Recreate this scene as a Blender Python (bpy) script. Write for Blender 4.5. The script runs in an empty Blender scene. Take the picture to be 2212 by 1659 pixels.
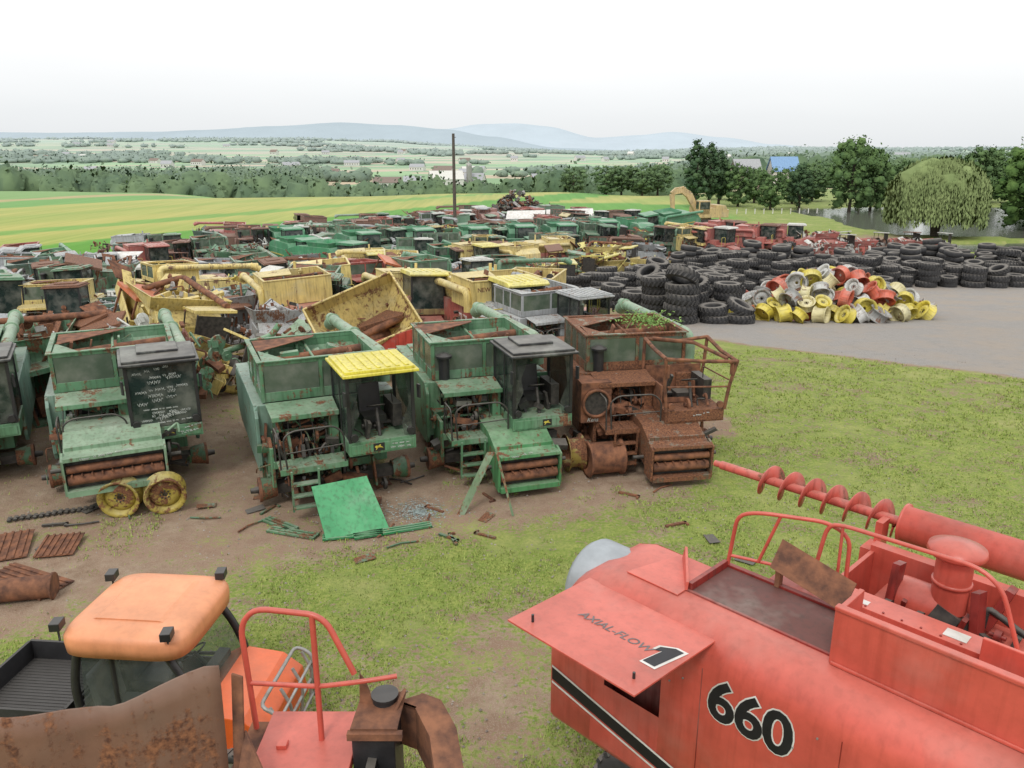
import bpy, bmesh, math, random
from math import sin, cos, pi, radians, sqrt, atan2
from mathutils import Vector, Matrix, noise, Euler
R = random.Random(11)
scene = bpy.context.scene
col = scene.collection

# the yard slopes gently down away from the first row, then levels out
def sst(a, b, x):
    t_ = min(1, max(0, (x-a)/(b-a))); return t_*t_*(3-2*t_)
def z0(y): return -2.9*sst(19, 66, y)
def G(x, y):
    """plan position surveyed on level ground -> position on the sloping yard"""
    Y = y
    for _ in range(30): Y = .5*Y+.5*y*(7.5-z0(Y))/7.5
    return x*Y/y, Y, z0(Y)
def inv(x, y):
    f = 7.5/(7.5-z0(y)); return x*f, y*f

# ------------------------------------------------------------------ node helpers
class NT:
    def __init__(s, nt): s.nt = nt
    def n(s, t, **kw):
        nd = s.nt.nodes.new(t)
        for k, v in kw.items(): setattr(nd, k, v)
        return nd
    def put(s, inp, v):
        if isinstance(v, bpy.types.NodeSocket): s.nt.links.new(v, inp)
        else:
            if inp.type == 'RGBA' and len(v) == 3: v = (*v, 1)
            inp.default_value = v
    def noise(s, vec, scale, det=4, rough=.55):
        nd = s.n('ShaderNodeTexNoise'); s.put(nd.inputs['Vector'], vec)
        nd.inputs['Scale'].default_value = scale; nd.inputs['Detail'].default_value = det
        nd.inputs['Roughness'].default_value = rough
        return nd.outputs['Fac']
    def mix(s, f, a, b, mode='MIX'):
        nd = s.n('ShaderNodeMix', data_type='RGBA', blend_type=mode)
        s.put(nd.inputs[0], f); s.put(nd.inputs[6], a); s.put(nd.inputs[7], b)
        return nd.outputs[2]
    def m(s, op, a, b=0.0, clamp=False):
        nd = s.n('ShaderNodeMath', operation=op, use_clamp=clamp)
        s.put(nd.inputs[0], a); s.put(nd.inputs[1], b); return nd.outputs[0]
    def mr(s, v, a, b, c=0., d=1.):
        nd = s.n('ShaderNodeMapRange'); s.put(nd.inputs[0], v)
        for i, x in enumerate((a, b, c, d)): s.put(nd.inputs[i+1], x)
        return nd.outputs[0]
    def vm(s, op, a, b):
        nd = s.n('ShaderNodeVectorMath', operation=op); s.put(nd.inputs[0], a); s.put(nd.inputs[1], b); return nd.outputs[0]
    def bump(s, h, st, dist, b):
        nd = s.n('ShaderNodeBump'); nd.inputs['Strength'].default_value = st; nd.inputs['Distance'].default_value = dist
        s.put(nd.inputs['Height'], h); s.nt.links.new(nd.outputs[0], b.inputs['Normal'])
    def haze(s, c, y0=120, y1=4800, top=.86, hc=(.48, .55, .57), pw=.6):  # aerial haze painted into the base colour, growing with world Y
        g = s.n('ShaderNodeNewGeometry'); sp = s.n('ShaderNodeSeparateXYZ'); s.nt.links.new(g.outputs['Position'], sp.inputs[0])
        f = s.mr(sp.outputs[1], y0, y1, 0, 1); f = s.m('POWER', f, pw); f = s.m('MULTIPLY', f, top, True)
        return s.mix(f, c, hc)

def newmat(name):
    m = bpy.data.materials.new(name); m.use_nodes = True; nt = m.node_tree; nt.nodes.clear()
    o = nt.nodes.new('ShaderNodeOutputMaterial'); b = nt.nodes.new('ShaderNodeBsdfPrincipled')
    nt.links.new(b.outputs[0], o.inputs[0]); return m, NT(nt), b

def objvec(t):
    tc = t.n('ShaderNodeTexCoord'); oi = t.n('ShaderNodeObjectInfo')
    r = t.m('MULTIPLY', oi.outputs['Random'], 90.)
    return t.vm('ADD', tc.outputs['Object'], r), oi

def paint(name, fixed=None, rust=.3, rough=.5, dust=.35, grime=.6):
    m, t, b = newmat(name)
    v, oi = objvec(t)
    c = fixed if fixed else oi.outputs['Color']; al = rust if fixed else oi.outputs['Alpha']
    n1 = t.noise(v, 1.3, 6, .65); n2 = t.noise(v, 2.3, 9, .72); n3 = t.noise(v, 26, 3); n4 = t.noise(v, .8, 4, .7)
    mp = t.n('ShaderNodeMapping'); mp.inputs['Scale'].default_value = (9, 9, .7); t.put(mp.inputs[0], v)
    st = t.noise(mp.outputs[0], 1.5, 4)
    c1 = t.mix(t.mr(n1, .3, .7), t.mix(1., c, (.62, .62, .60), 'MULTIPLY'), c)
    c1 = t.mix(t.mr(n4, .5, .68, 0, grime*.5), c1, (.42, .46, .40))
    c1 = t.mix(t.mr(st, .48, .72, 0, min(1, grime*1.2)), c1, t.mix(1., c1, (.42, .36, .30), 'MULTIPLY'))
    g = t.n('ShaderNodeNewGeometry'); sp = t.n('ShaderNodeSeparateXYZ'); t.put(sp.inputs[0], g.outputs['Normal'])
    up = t.m('MULTIPLY', t.mr(sp.outputs[2], .5, 1), t.mr(n1, .35, .7, .1, dust))
    c1 = t.mix(up, c1, (.46, .43, .36))
    rc = t.mix(t.mr(n3, .35, .7), (.085, .035, .02), (.28, .12, .055))
    th = t.m('SUBTRACT', .74, t.m('MULTIPLY', al, .5))
    mask = t.m('MULTIPLY', t.m('SUBTRACT', t.m('ADD', n2, t.m('MULTIPLY', t.m('SUBTRACT', st, .5), .3)), th), 14., True)
    c2 = t.haze(t.mix(mask, c1, rc), 26, 3200, .9, (.52, .57, .58), .5)  # weathered colour, then painted distance haze on top
    t.put(b.inputs['Base Color'], c2)
    t.put(b.inputs['Roughness'], t.m('ADD', rough, t.m('MULTIPLY', mask, .35), True))
    t.bump(t.m('ADD', t.m('MULTIPLY', n3, .15), t.m('ADD', n1, mask)), .25, .02, b)
    return m

def simple(name, c, rough=.6, metal=0., var=.35, sc=6., c2=None, bump=.2, dusty=0.):
    m, t, b = newmat(name); v, oi = objvec(t)
    n = t.noise(v, sc, 6, .6)
    c2 = c2 or tuple(x*(1-var) for x in c)
    cc = t.mix(t.mr(n, .35, .65), c2, c)
    if dusty:
        g = t.n('ShaderNodeNewGeometry'); sp = t.n('ShaderNodeSeparateXYZ'); t.put(sp.inputs[0], g.outputs['Normal'])
        cc = t.mix(t.m('MULTIPLY', t.mr(sp.outputs[2], .2, 1), dusty), cc, (.30, .27, .23))
    t.put(b.inputs['Base Color'], cc); b.inputs['Roughness'].default_value = rough; b.inputs['Metallic'].default_value = metal
    if bump: t.bump(n, bump, .02, b)
    return m

PAINT = paint('weathered_paint')
RUST = simple('rusty_steel', (.26, .11, .055), .85, 0, c2=(.085, .038, .024), sc=5, bump=.5)
RUSTL = simple('light_rust', (.38, .20, .11), .8, 0, c2=(.18, .08, .045), sc=3, bump=.3)
DARK = simple('greasy_steel', (.065, .058, .05), .6, .1, c2=(.022, .021, .02), sc=9, dusty=.3)
BLACK = simple('black_paint', (.028, .028, .030), .4, dusty=.15)
GREY = simple('bare_steel', (.40, .40, .39), .45, .3, c2=(.25, .23, .2))
WHITE = simple('white_paint', (.74, .73, .70), .5, c2=(.52, .5, .45), sc=3)
RUBBER = simple('tyre_rubber', (.050, .050, .053), .8, c2=(.026, .026, .027), sc=4, dusty=.5)
CHALK = simple('white_marker', (.62, .66, .62), .7, var=.3)
INK = simple('black_lettering', (.015, .015, .018), .45)
INKG = simple('grey_lettering', (.17, .15, .15), .5)
YEL = paint('yellow_paint', (.68, .55, .05), .15)
WOOD = simple('weathered_wood', (.13, .11, .09), .9, c2=(.06, .05, .04), sc=10)
DGREEN = paint('dark_green_steel', (.06, .16, .08), .55)

def glassm(name, c, al):
    m, t, b = newmat(name)
    tr = t.n('ShaderNodeBsdfTransparent'); tr.inputs[0].default_value = (.75, .8, .78, 1)
    v, oi = objvec(t); n = t.noise(v, 2.5, 5)
    b.inputs['Roughness'].default_value = .12
    t.put(b.inputs['Base Color'], t.mix(t.mr(n, .4, .7, 0, .5), c, (.25, .25, .22)))
    mx = t.n('ShaderNodeMixShader'); t.put(mx.inputs[0], t.mr(n, .3, .8, al, min(1, al+.25)))
    t.nt.links.new(tr.outputs[0], mx.inputs[1]); t.nt.links.new(b.outputs[0], mx.inputs[2])
    out = [x for x in t.nt.nodes if x.type == 'OUTPUT_MATERIAL'][0]; t.nt.links.new(mx.outputs[0], out.inputs[0])
    return m
GLASS = glassm('dusty_cab_glass', (.03, .04, .04), .38)
GLASSD = glassm('dark_tinted_glass', (.02, .035, .032), .88)
TWIN = glassm('grimy_tank_window', (.10, .14, .10), .74)

def leafm(name, a, b_, haze=True, sc=.6, ri=.25):
    m, t, b = newmat(name)
    g = t.n('ShaderNodeNewGeometry')
    n = t.noise(g.outputs['Position'], sc, 4); r = g.outputs['Random Per Island']
    c = t.mix(t.m('ADD', t.m('MULTIPLY', t.mr(n, .3, .7), 1-ri), t.m('MULTIPLY', r, ri)), a, b_)
    if haze: c = t.haze(c)  # distance haze painted into the leaf colour
    t.put(b.inputs['Base Color'], c); b.inputs['Roughness'].default_value = .9; b.inputs['Specular IOR Level'].default_value = .08
    return m
LEAF = leafm('leaves', (.045, .095, .030), (.13, .21, .06))
LEAFD = leafm('dark_leaves', (.030, .068, .030), (.080, .14, .045))
LEAFW = leafm('willow_leaves', (.15, .20, .08), (.25, .31, .13))
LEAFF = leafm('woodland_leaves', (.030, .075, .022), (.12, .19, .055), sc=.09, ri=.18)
BARK = simple('bark', (.10, .08, .06), .9, c2=(.04, .03, .025), sc=8)

# ------------------------------------------------------------------ mesh builder
class MB:
    def __init__(s): s.v = []; s.f = []; s.m = []; s.s = []
    def add(s, vs, fs, m=0, sm=False, M=None):
        o = len(s.v)
        for p in vs: s.v.append(tuple(M @ Vector(p)) if M is not None else tuple(p))
        for f in fs: s.f.append([i+o for i in f]); s.m.append(m); s.s.append(sm)
    def box(s, x0, x1, y0, y1, z0, z1, m=0, M=None):
        s.add([(x0,y0,z0),(x1,y0,z0),(x1,y1,z0),(x0,y1,z0),(x0,y0,z1),(x1,y0,z1),(x1,y1,z1),(x0,y1,z1)],
              [(0,3,2,1),(4,5,6,7),(0,1,5,4),(1,2,6,5),(2,3,7,6),(3,0,4,7)], m, M=M)
    def cbox(s, c, d, rot=(0,0,0), m=0):
        M = Matrix.Translation(c) @ Euler(rot).to_matrix().to_4x4()
        s.box(-d[0]/2, d[0]/2, -d[1]/2, d[1]/2, -d[2]/2, d[2]/2, m, M)
    def prism(s, pts, ax, a, b, m=0):
        n = len(pts)
        def P(p, k):
            return {'x': (k, p[0], p[1]), 'y': (p[0], k, p[1]), 'z': (p[0], p[1], k)}[ax]
        vs = [P(p, a) for p in pts]+[P(p, b) for p in pts]
        fs = [tuple(range(n)), tuple(range(2*n-1, n-1, -1))]+[(i, (i+1) % n, n+(i+1) % n, n+i) for i in range(n)]
        s.add(vs, fs, m)
    def frame(s, d):
        d = Vector(d).normalized(); u = d.orthogonal().normalized(); return d, u, d.cross(u)
    def cyl(s, p0, p1, r0, r1=None, n=12, m=0, caps=True):
        r1 = r0 if r1 is None else r1
        p0 = Vector(p0); p1 = Vector(p1); d, u, w = s.frame(p1-p0)
        vs = []
        for p, r in ((p0, r0), (p1, r1)):
            for i in range(n):
                a = 2*pi*i/n; vs.append(p+u*cos(a)*r+w*sin(a)*r)
        s.add(vs, [(i, (i+1) % n, n+(i+1) % n, n+i) for i in range(n)], m, True)
        if caps:
            s.add(vs[:n], [tuple(range(n))], m); s.add(vs[n:], [tuple(range(n))], m)
    def lathe(s, prof, c, ax, n=24, m=0, closed=False):
        c = Vector(c); d, u, w = s.frame(ax); k = len(prof); vs = []
        for i in range(n):
            a = 2*pi*i/n
            for r, h in prof: vs.append(c+d*h+(u*cos(a)+w*sin(a))*r)
        fs = []
        for i in range(n):
            j = (i+1) % n
            for q in range(k if closed else k-1):
                q2 = (q+1) % k; fs.append((i*k+q, j*k+q, j*k+q2, i*k+q2))
        s.add(vs, fs, m, True)
    def path(s, pts, r, n=7, m=0):
        P = [Vector(p) for p in pts]; k = len(P); vs = []; u = None
        for i in range(k):
            t = (P[min(i+1, k-1)]-P[max(i-1, 0)]).normalized()
            if u is None: u = t.orthogonal().normalized()
            u = (u-t*u.dot(t)).normalized(); w = t.cross(u)
            for j in range(n):
                a = 2*pi*j/n; vs.append(P[i]+u*cos(a)*r+w*sin(a)*r)
        fs = [(i*n+j, i*n+(j+1) % n, (i+1)*n+(j+1) % n, (i+1)*n+j) for i in range(k-1) for j in range(n)]
        s.add(vs, fs, m, True); s.add(vs[:n], [tuple(range(n))], m); s.add(vs[-n:], [tuple(range(n))], m)
    def plate(s, p, th=.02, m=0):
        P = [Vector(q) for q in p]; nn = (P[1]-P[0]).cross(P[2]-P[0]).normalized()*th; n = len(P)
        s.add(P+[q+nn for q in P], [tuple(range(n)), tuple(range(2*n-1, n-1, -1))]+[(i, (i+1) % n, n+(i+1) % n, n+i) for i in range(n)], m)
    def mesh(s, name, mats, recalc=True):
        me = bpy.data.meshes.new(name); me.from_pydata(s.v, [], s.f)
        for x in mats: me.materials.append(x)
        me.polygons.foreach_set('material_index', s.m); me.polygons.foreach_set('use_smooth', s.s)
        if recalc:
            bm = bmesh.new(); bm.from_mesh(me); bmesh.ops.recalc_face_normals(bm, faces=bm.faces); bm.to_mesh(me); bm.free()
        me.update(); return me
class LB:
    """leaf clumps whose shading follows the crown volume"""
    def __init__(s): s.v = []; s.f = []; s.n = []
    def quad(s, q, u, v, a, b, nrm):
        o = len(s.v); P = [q-u*a, q+v*b, q+u*a, q-v*b]
        if (P[1]-P[0]).cross(P[2]-P[1]).dot(nrm) < 0: P.reverse()
        s.v += [tuple(p) for p in P]; s.f.append((o, o+1, o+2, o+3)); s.n += [tuple(nrm)]*4
    def blob(s, c, rx, rz, seed, na=8, nb=5, amp=.28):
        """lumpy closed foliage mass"""
        def pt(i, j):
            th = 2*pi*(i % na)/na; ph = -.45*pi+(.95*pi)*j/nb
            d = Vector((cos(th)*cos(ph), sin(th)*cos(ph), sin(ph))); k = 1+amp*noise.noise(d*1.8+Vector((seed*1.7, seed*.3, 0)))
            return Vector((c[0]+d.x*rx*k, c[1]+d.y*rx*k, c[2]+d.z*rz*k)), (d+Vector((0, 0, .35))).normalized()
        for i in range(na):
            for j in range(nb):
                o = len(s.v); Q = [pt(i, j), pt(i+1, j), pt(i+1, j+1), pt(i, j+1)]
                s.v += [tuple(q[0]) for q in Q]; s.n += [tuple(q[1]) for q in Q]; s.f.append((o, o+1, o+2, o+3))
    def mesh(s, name, mat):
        me = bpy.data.meshes.new(name); me.from_pydata(s.v, [], s.f); me.materials.append(mat)
        me.polygons.foreach_set('use_smooth', [True]*len(s.f)); me.normals_split_custom_set(s.n); me.update(); return me

def rnd(pts, rad=.12, k=4):
    P = [Vector(p) for p in pts]; out = [P[0]]
    for i in range(1, len(P)-1):
        a = P[i]+(P[i-1]-P[i]).normalized()*min(rad, (P[i-1]-P[i]).length*.45)
        c = P[i]+(P[i+1]-P[i]).normalized()*min(rad, (P[i+1]-P[i]).length*.45)
        for j in range(k+1):
            t = j/k; out.append(a*(1-t)**2+P[i]*2*t*(1-t)+c*t*t)
    out.append(P[-1]); return out

def mk(name, me, parent=None, color=None, loc=None, rot=None, bevel=0, label=None):
    o = bpy.data.objects.new(name, me); col.objects.link(o)
    if parent: o.parent = parent
    if color: o.color = color
    if loc: o.location = loc
    if rot: o.rotation_euler = rot
    if label: o['label'] = label
    if bevel:
        b = o.modifiers.new('bevel', 'BEVEL'); b.width = bevel; b.segments = 2; b.limit_method = 'ANGLE'; b.angle_limit = radians(40)
    return o
def root(name, label, cat, loc=(0,0,0), rz=0, group=None, tilt=(0, 0), scale=1):
    o = bpy.data.objects.new(name, None); col.objects.link(o); o.empty_display_size = .3
    o.location = loc; o.rotation_euler = (tilt[0], tilt[1], rz); o.scale = (scale,)*3 if not isinstance(scale, tuple) else scale
    o['label'] = label; o['category'] = cat
    if group: o['group'] = group
    return o
def single(name, me, label, cat, loc=(0,0,0), rot=(0,0,0), color=None, group=None, bevel=0, scale=None):
    o = mk(name, me, None, color, loc, rot, bevel); o['label'] = label; o['category'] = cat
    if group: o['group'] = group
    if scale: o.scale = scale
    return o
def struct(name, me, kind='structure', label=None, cat=None):
    o = mk(name, me); o['kind'] = kind
    if label: o['label'] = label
    if cat: o['category'] = cat
    return o

_txt = {}
def text_mesh(body, size, off=0., ext=.002, shear=0.):
    k = (body, size, off, ext, shear)
    if k in _txt: return _txt[k]
    cu = bpy.data.curves.new('t', 'FONT'); cu.body = body; cu.size = size; cu.offset = off; cu.extrude = ext; cu.shear = shear
    cu.resolution_u = 4
    ob = bpy.data.objects.new('t', cu); col.objects.link(ob)
    dg = bpy.context.evaluated_depsgraph_get(); me = bpy.data.meshes.new_from_object(ob.evaluated_get(dg))
    bpy.data.objects.remove(ob); _txt[k] = me; return me
def text(parent, body, size, loc, rot=(pi/2, 0, 0), mat=None, off=0., ext=.002, shear=0., name='lettering'):
    me = text_mesh(body, size, off, ext, shear).copy(); me.materials.clear(); me.materials.append(mat or INK)
    return mk(name, me, parent, None, loc, rot)

class Arch:
    def __init__(s): s.p = []
    def part(s, name, mb, mats, role='main', parent=None, bevel=0):
        s.p.append((name, mb.mesh(name, mats), role, parent, bevel)); return len(s.p)-1
    def panes(s, boxes, mat, parent):
        for q in boxes:
            m = MB()
            if isinstance(q[0], (int, float)): m.box(*q)
            else: m.add(q, [tuple(range(len(q)))])
            s.part('window', m, [mat], 'main', parent)
    def spawn(s, name, label, cat, loc, rz, cols, group=None, tilt=(0, 0), scale=1, skip=()):
        r = root(name, label, cat, loc, rz, group, tilt, scale); obs = []
        for (n, me, role, par, bev) in s.p:
            if n in skip or (par is not None and obs[par] is None): obs.append(None); continue
            o = mk(n, me, obs[par] if par is not None else r, cols.get(role, cols['main']), bevel=bev)
            obs.append(o)
        return r, {x[0]: o for x, o in zip(s.p, obs) if o}

def clutter(mb, b, n, rng, mats):
    for i in range(n):
        x = rng.uniform(b[0], b[1]); y = rng.uniform(b[2], b[3]); z = rng.uniform(b[4], b[5]); k = rng.random(); m = rng.choice(mats)
        if k < .28:
            r = rng.uniform(.06, .22); mb.cyl((x, y, z), (x+.06, y, z), r, n=14, m=m); mb.cyl((x-.05, y, z), (x+.1, y, z), r*.35, n=8, m=m)
        elif k < .55:
            mb.cbox((x, y, z), (rng.uniform(.05, .7), rng.uniform(.04, .3), rng.uniform(.04, .18)), (rng.uniform(-.3, .3), rng.uniform(-.5, .5), rng.uniform(-.2, .2)), m)
        elif k < .8:
            d = Vector((rng.uniform(-1, 1), rng.uniform(-.4, .4), rng.uniform(-.6, .6)))*rng.uniform(.2, .6)
            mb.path(rnd([(x, y, z), Vector((x, y, z))+d, Vector((x, y, z))+d+Vector((0, rng.uniform(-.2, .2), -rng.uniform(.1, .4)))], .08), rng.uniform(.012, .035), 6, m)
        else:
            mb.cbox((x, y, z), (rng.uniform(.03, .08), rng.uniform(.05, .4), rng.uniform(.2, .8)), (rng.uniform(-.3, .3), rng.uniform(-.3, .3), 0), m)

def tyre(mb, c, ax, r, w, m=0, n=28, lug=True):
    h = w/2
    mb.lathe([(r*.56, -h*.85), (r*.66, -h), (r*.86, -h*.98), (r*.95, -h*.8), (r*.965, 0), (r*.95, h*.8), (r*.86, h*.98), (r*.66, h), (r*.56, h*.85), (r*.60, 0)], c, ax, n, m, True)
    if lug:
        d, u, v = mb.frame(ax); c = Vector(c)
        for i in range(20):
            for sd in (-1, 1):
                a = 2*pi*(i+.5*(sd > 0))/20; a2 = a+.17
                rd = u*cos(a)+v*sin(a); rd2 = u*cos(a2)+v*sin(a2); tg = (v*cos(a)-u*sin(a))*.055*r
                p = [c+rd*r*.90+d*sd*h*1.0-tg, c+rd*r*.90+d*sd*h*1.0+tg, c+rd2*r*.955+d*sd*h*.02+tg, c+rd2*r*.955+d*sd*h*.02-tg]
                q = [c+rd*r*.985+d*sd*h*.97-tg, c+rd*r*.985+d*sd*h*.97+tg, c+rd2*r*1.01+d*sd*h*.02+tg, c+rd2*r*1.01+d*sd*h*.02-tg]
                mb.add(p+q, [(4, 5, 6, 7), (0, 1, 5, 4), (1, 2, 6, 5), (2, 3, 7, 6), (3, 0, 4, 7)], m)

# ------------------------------------------------------------------ green combine
def jd(seed, feeder=True, ck='open', canister=False, fx=(-.5, 1.0), fz=0., ribs=False):
    rng = random.Random(seed); A = Arch()
    b = MB()
    b.prism([(.95, .5), (.95, 2.2), (4.4, 2.2), (4.9, 2.0), (5.7, 1.7), (5.8, .9), (5.1, .75), (4.2, .55)], 'x', -1.28, 1.28, 0)
    b.prism([(.3, .55), (.95, .5), (.95, 2.2), (.3, 2.1)], 'x', .9, 1.28, 0)
    b.box(-1.3, .1, .2, .95, 1.0, 1.06, 0); b.box(-1.35, .2, -.32, -.27, .95, 1.12, 0); b.box(-1.35, .9, .0, .12, .62, .8, 0)
    b.plate([(-1.35, .42, 2.22), (.12, .42, 2.22), (.1, -.38, 2.10), (-1.32, -.38, 2.10)], .03, 0)
    b.box(-1.32, .1, -.385, -.36, 2.02, 2.13, 0)
    b.box(-1.4, -1.32, -.25, .9, .5, 1.4, 0); b.box(-.1, .1, -.2, .9, .5, 2.1, 0)
    for z in (1.35, 1.62): b.box(-1.3, -.1, .1, .16, z, z+.05, 0)
    b.box(-1.25, 1.25, 4.6, 5.5, 1.7, 1.74, 0)
    for i in range(8): b.box(1.285, 1.31, 1.4+i*.16, 1.49+i*.16, 1.3, 1.9, 0)
    body = A.part('body', b, [PAINT], 'main', bevel=.015)
    g = MB()
    g.box(-1.2, .85, .75, .93, .3, 2.1, 0)
    clutter(g, (-1.25, .0, -.15, .75, .25, 2.0), 90, rng, [0, 1, 1, 2, 2, 2, 3]); clutter(g, (-1.5, -1.28, -.1, .9, .4, 1.4), 16, rng, [0, 1, 2])
    clutter(g, (-1.2, 1.2, -.3, .3, .15, .6), 20, rng, [0, 1, 2]); clutter(g, (.1, .9, -.1, .7, .5, 1.3), 20, rng, [0, 1, 2, 3])
    clutter(g, (-1.25, 0, -.45, -.1, .9, 1.5), 14, rng, [0, 1, 2])
    for i in range(5): g.path(rnd([(-1.2+i*.25, .0, 2.0), (-1.25+i*.27, -.25, 1.5), (-1.1+i*.2, -.1, .9)], .2), .012, 5, 0)
    if ck == 'burnt':
        g.box(-1.75, -1.0, -.35, .35, 1.15, 2.15, 1)
        g.lathe([(.30, 0), (.36, 0), (.36, -.08), (.30, -.08)], (-1.38, -.36, 1.65), (0, 1, 0), 28, 1, True); g.lathe([(0, -.02), (.30, -.02)], (-1.38, -.36, 1.65), (0, 1, 0), 28, 0)
        g.box(-.9, .1, .3, .8, 1.2, 2.1, 0)
    A.part('mechanism', g, [DARK, RUST, DGREEN, GREY], 'main', body)
    for sx in (-1, 1):
        sh = MB(); xa = sx*1.58; xb = sx*1.50
        pr = [(.55, .62), (.42, .8), (.40, 1.9), (.55, 2.12), (2.5, 2.16), (2.56, 1.9), (2.56, .62)]
        sh.prism(pr, 'x', min(xa, xb), max(xa, xb), 0)
        sh.prism([(2.62, .7), (2.62, 2.12), (4.5, 2.05), (4.8, 1.8), (4.8, .95), (4.2, .7)], 'x', min(xa, xb), max(xa, xb), 0)
        if sx < 0: sh.prism([(sx*1.58, .8), (sx*1.2, .8), (sx*1.2, 2.16), (sx*1.5, 2.16), (sx*1.58, 2.05)], 'y', .50, .56, 0)
        sh.box(min(sx*1.2, xa), max(sx*1.2, xa), .56, 4.5, 2.12, 2.15, 0)
        A.part('side_shield', sh, [PAINT], 'shield', bevel=.03)
    t = MB(); x0, x1, y0, y1, z0_, z1 = -1.38, 1.22, .62, 2.95, 2.17, 3.08
    for (a, b_, c, d) in ((x0, x1, y0, y0+.05), (x0, x1, y1-.05, y1), (x0, x0+.05, y0+.05, y1-.05), (x1-.05, x1, y0+.05, y1-.05)):
        t.box(a, b_, c, d, z0_, z0_+.22, 0); t.box(a, b_, c, d, z1-.09, z1, 0)
    for x in (x0, -.1, x1-.08):
        t.box(x, x+.08, y0-.01, y0+.07, z0_, z1-.03, 0); t.box(x, x+.08, y1-.07, y1+.01, z0_, z1-.03, 0)
    for y in (y0+.9, y0+1.5): t.box(x0-.01, x0+.07, y, y+.08, z0_, z1-.03, 0); t.box(x1-.07, x1+.01, y, y+.08, z0_, z1-.03, 0)
    t.box(x0+.05, x1-.05, y1-.04, y1-.02, z0_+.2, z1-.08, 0); t.box(x1-.04, x1-.02, y0+.05, y1-.05, z0_+.2, z1-.08, 0)
    t.box(x0-.05, x1+.05, y0-.05, y0+.06, z1, z1+.03, 0); t.box(x0-.05, x1+.05, y1-.06, y1+.05, z1, z1+.03, 0)
    t.box(x0-.05, x0+.06, y0+.06, y1-.06, z1, z1+.03, 0); t.box(x1-.06, x1+.05, y0+.06, y1-.06, z1, z1+.03, 0)
    cx = (x0+x1)/2; cy = (y0+y1)/2
    fl = [(x0+.05, y0+.05, z1-.25), (x1-.05, y0+.05, z1-.25), (x1-.05, y1-.05, z1-.25), (x0+.05, y1-.05, z1-.25), (cx-.4, cy-.4, z0_+.1), (cx+.4, cy-.4, z0_+.1), (cx+.4, cy+.4, z0_+.1), (cx-.4, cy+.4, z0_+.1)]
    t.add(fl, [(0, 1, 5, 4), (1, 2, 6, 5), (2, 3, 7, 6), (3, 0, 4, 7), (4, 5, 6, 7)], 0)
    t.plate([(x0+.1, y1-.1, z1-.02), (x0+.1, y0+1.2, z1-.05), (cx+.2, y1-.5, z1+.05), (cx+.3, y1-.1, z1)], .02, rng.choice([0, 1]))
    t.plate([(x0+.08, y0+.1, z1-.01), (x0+.6, y0+.1, z1-.01), (x0+.1, y0+1.0, z1+.02)], .02, 0)
    t.cyl((x0+.1, cy, z1-.3), (x1-.1, cy, z1-.16), .10, n=10, m=1); t.cyl((cx, y0+.1, z1-.2), (cx, y1-.1, z1-.1), .035, n=8, m=0)
    clutter(t, (x0+.3, x1-.3, y0+.3, y1-.3, z1-.35, z1-.12), 8, rng, [1, 0])
    tank = A.part('grain_tank', t, [PAINT, RUST], 'tank', bevel=.008)
    A.panes([(x0+.09, -.11, y0+.01, y0+.025, z0_+.22, z1-.09), (-.01, x1-.09, y0+.01, y0+.025, z0_+.22, z1-.09), (x0+.01, x0+.025, y0+.08, y1-.08, z0_+.22, z1-.09)], TWIN, tank)
    a = MB(); a.cyl((1.42, .9, 2.3), (1.42, .9, 2.75), .17, n=14); a.path(rnd([(1.42, .9, 2.7), (1.42, 1.0, 2.95), (1.3, 6.2, 2.8)], .3), .15, 14)
    a.cyl((1.31, 5.8, 2.82), (1.30, 6.3, 2.6), .19, n=14); a.lathe([(.15, -.03), (.19, -.03), (.19, .03), (.15, .03)], (1.36, 3.5, 2.88), (0, 1, -.02), 14)
    A.part('unloading_auger', a, [PAINT], 'auger')
    p = MB(); p.box(-1.3, .1, -.95, -.35, 1.1, 1.14); p.box(-1.3, .1, -.97, -.95, 1.04, 1.16)
    for i in range(6): p.box(-1.27+i*.22, -1.2+i*.22, -.94, -.36, 1.14, 1.155)
    pl = A.part('platform', p, [PAINT], 'main')
    p = MB()
    p.path(rnd([(-1.15, -.93, 1.1), (-1.2, -.95, 1.85), (-1.0, -.95, 1.98), (-.15, -.95, 1.98), (.05, -.95, 1.8), (.05, -.95, 1.1)], .12), .02, m=0)
    p.path(rnd([(-1.15, -.94, 1.5), (.02, -.95, 1.55)], .1), .014, m=0)
    p.path(rnd([(-1.28, -.93, 1.1), (-1.3, -.93, 1.9), (-1.3, -.3, 1.9), (-1.3, -.3, 1.1)], .12), .02, m=0)
    A.part('handrail', p, [DARK], 'main', pl)
    p = MB()
    for x in (-1.1, -.55): p.cbox((x, -1.05, .68), (.04, .05, .95), (.12, 0, 0))
    for z in (.3, .55, .8): p.box(-1.1, -.55, -1.16+z*.1, -.98+z*.1, z, z+.03)
    A.part('ladder', p, [PAINT], 'main', pl)
    p = MB(); p.box(-1.35, 1.35, -.12, .18, .3, .5, 0)
    for sx in (-1, 1):
        p.cyl((sx*1.3, .03, .4), (sx*1.62, .03, .4), .2, .26, 14, 1); p.cyl((sx*1.62, .03, .4), (sx*1.68, .03, .4), .27, .27, 14, 3); p.cyl((sx*1.68, .03, .4), (sx*1.85, .03, .4), .08, .06, 10, 0)
        p.cyl((sx*1.0, 4.6, .35), (sx*1.25, 4.6, .35), .12, .12, 12, 0)
        p.box(sx*.7-.12, sx*.7+.12, .9, 1.2, -.1, .5, 3); p.box(sx*.7-.12, sx*.7+.12, 4.2, 4.45, -.4, .7, 3)
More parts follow.
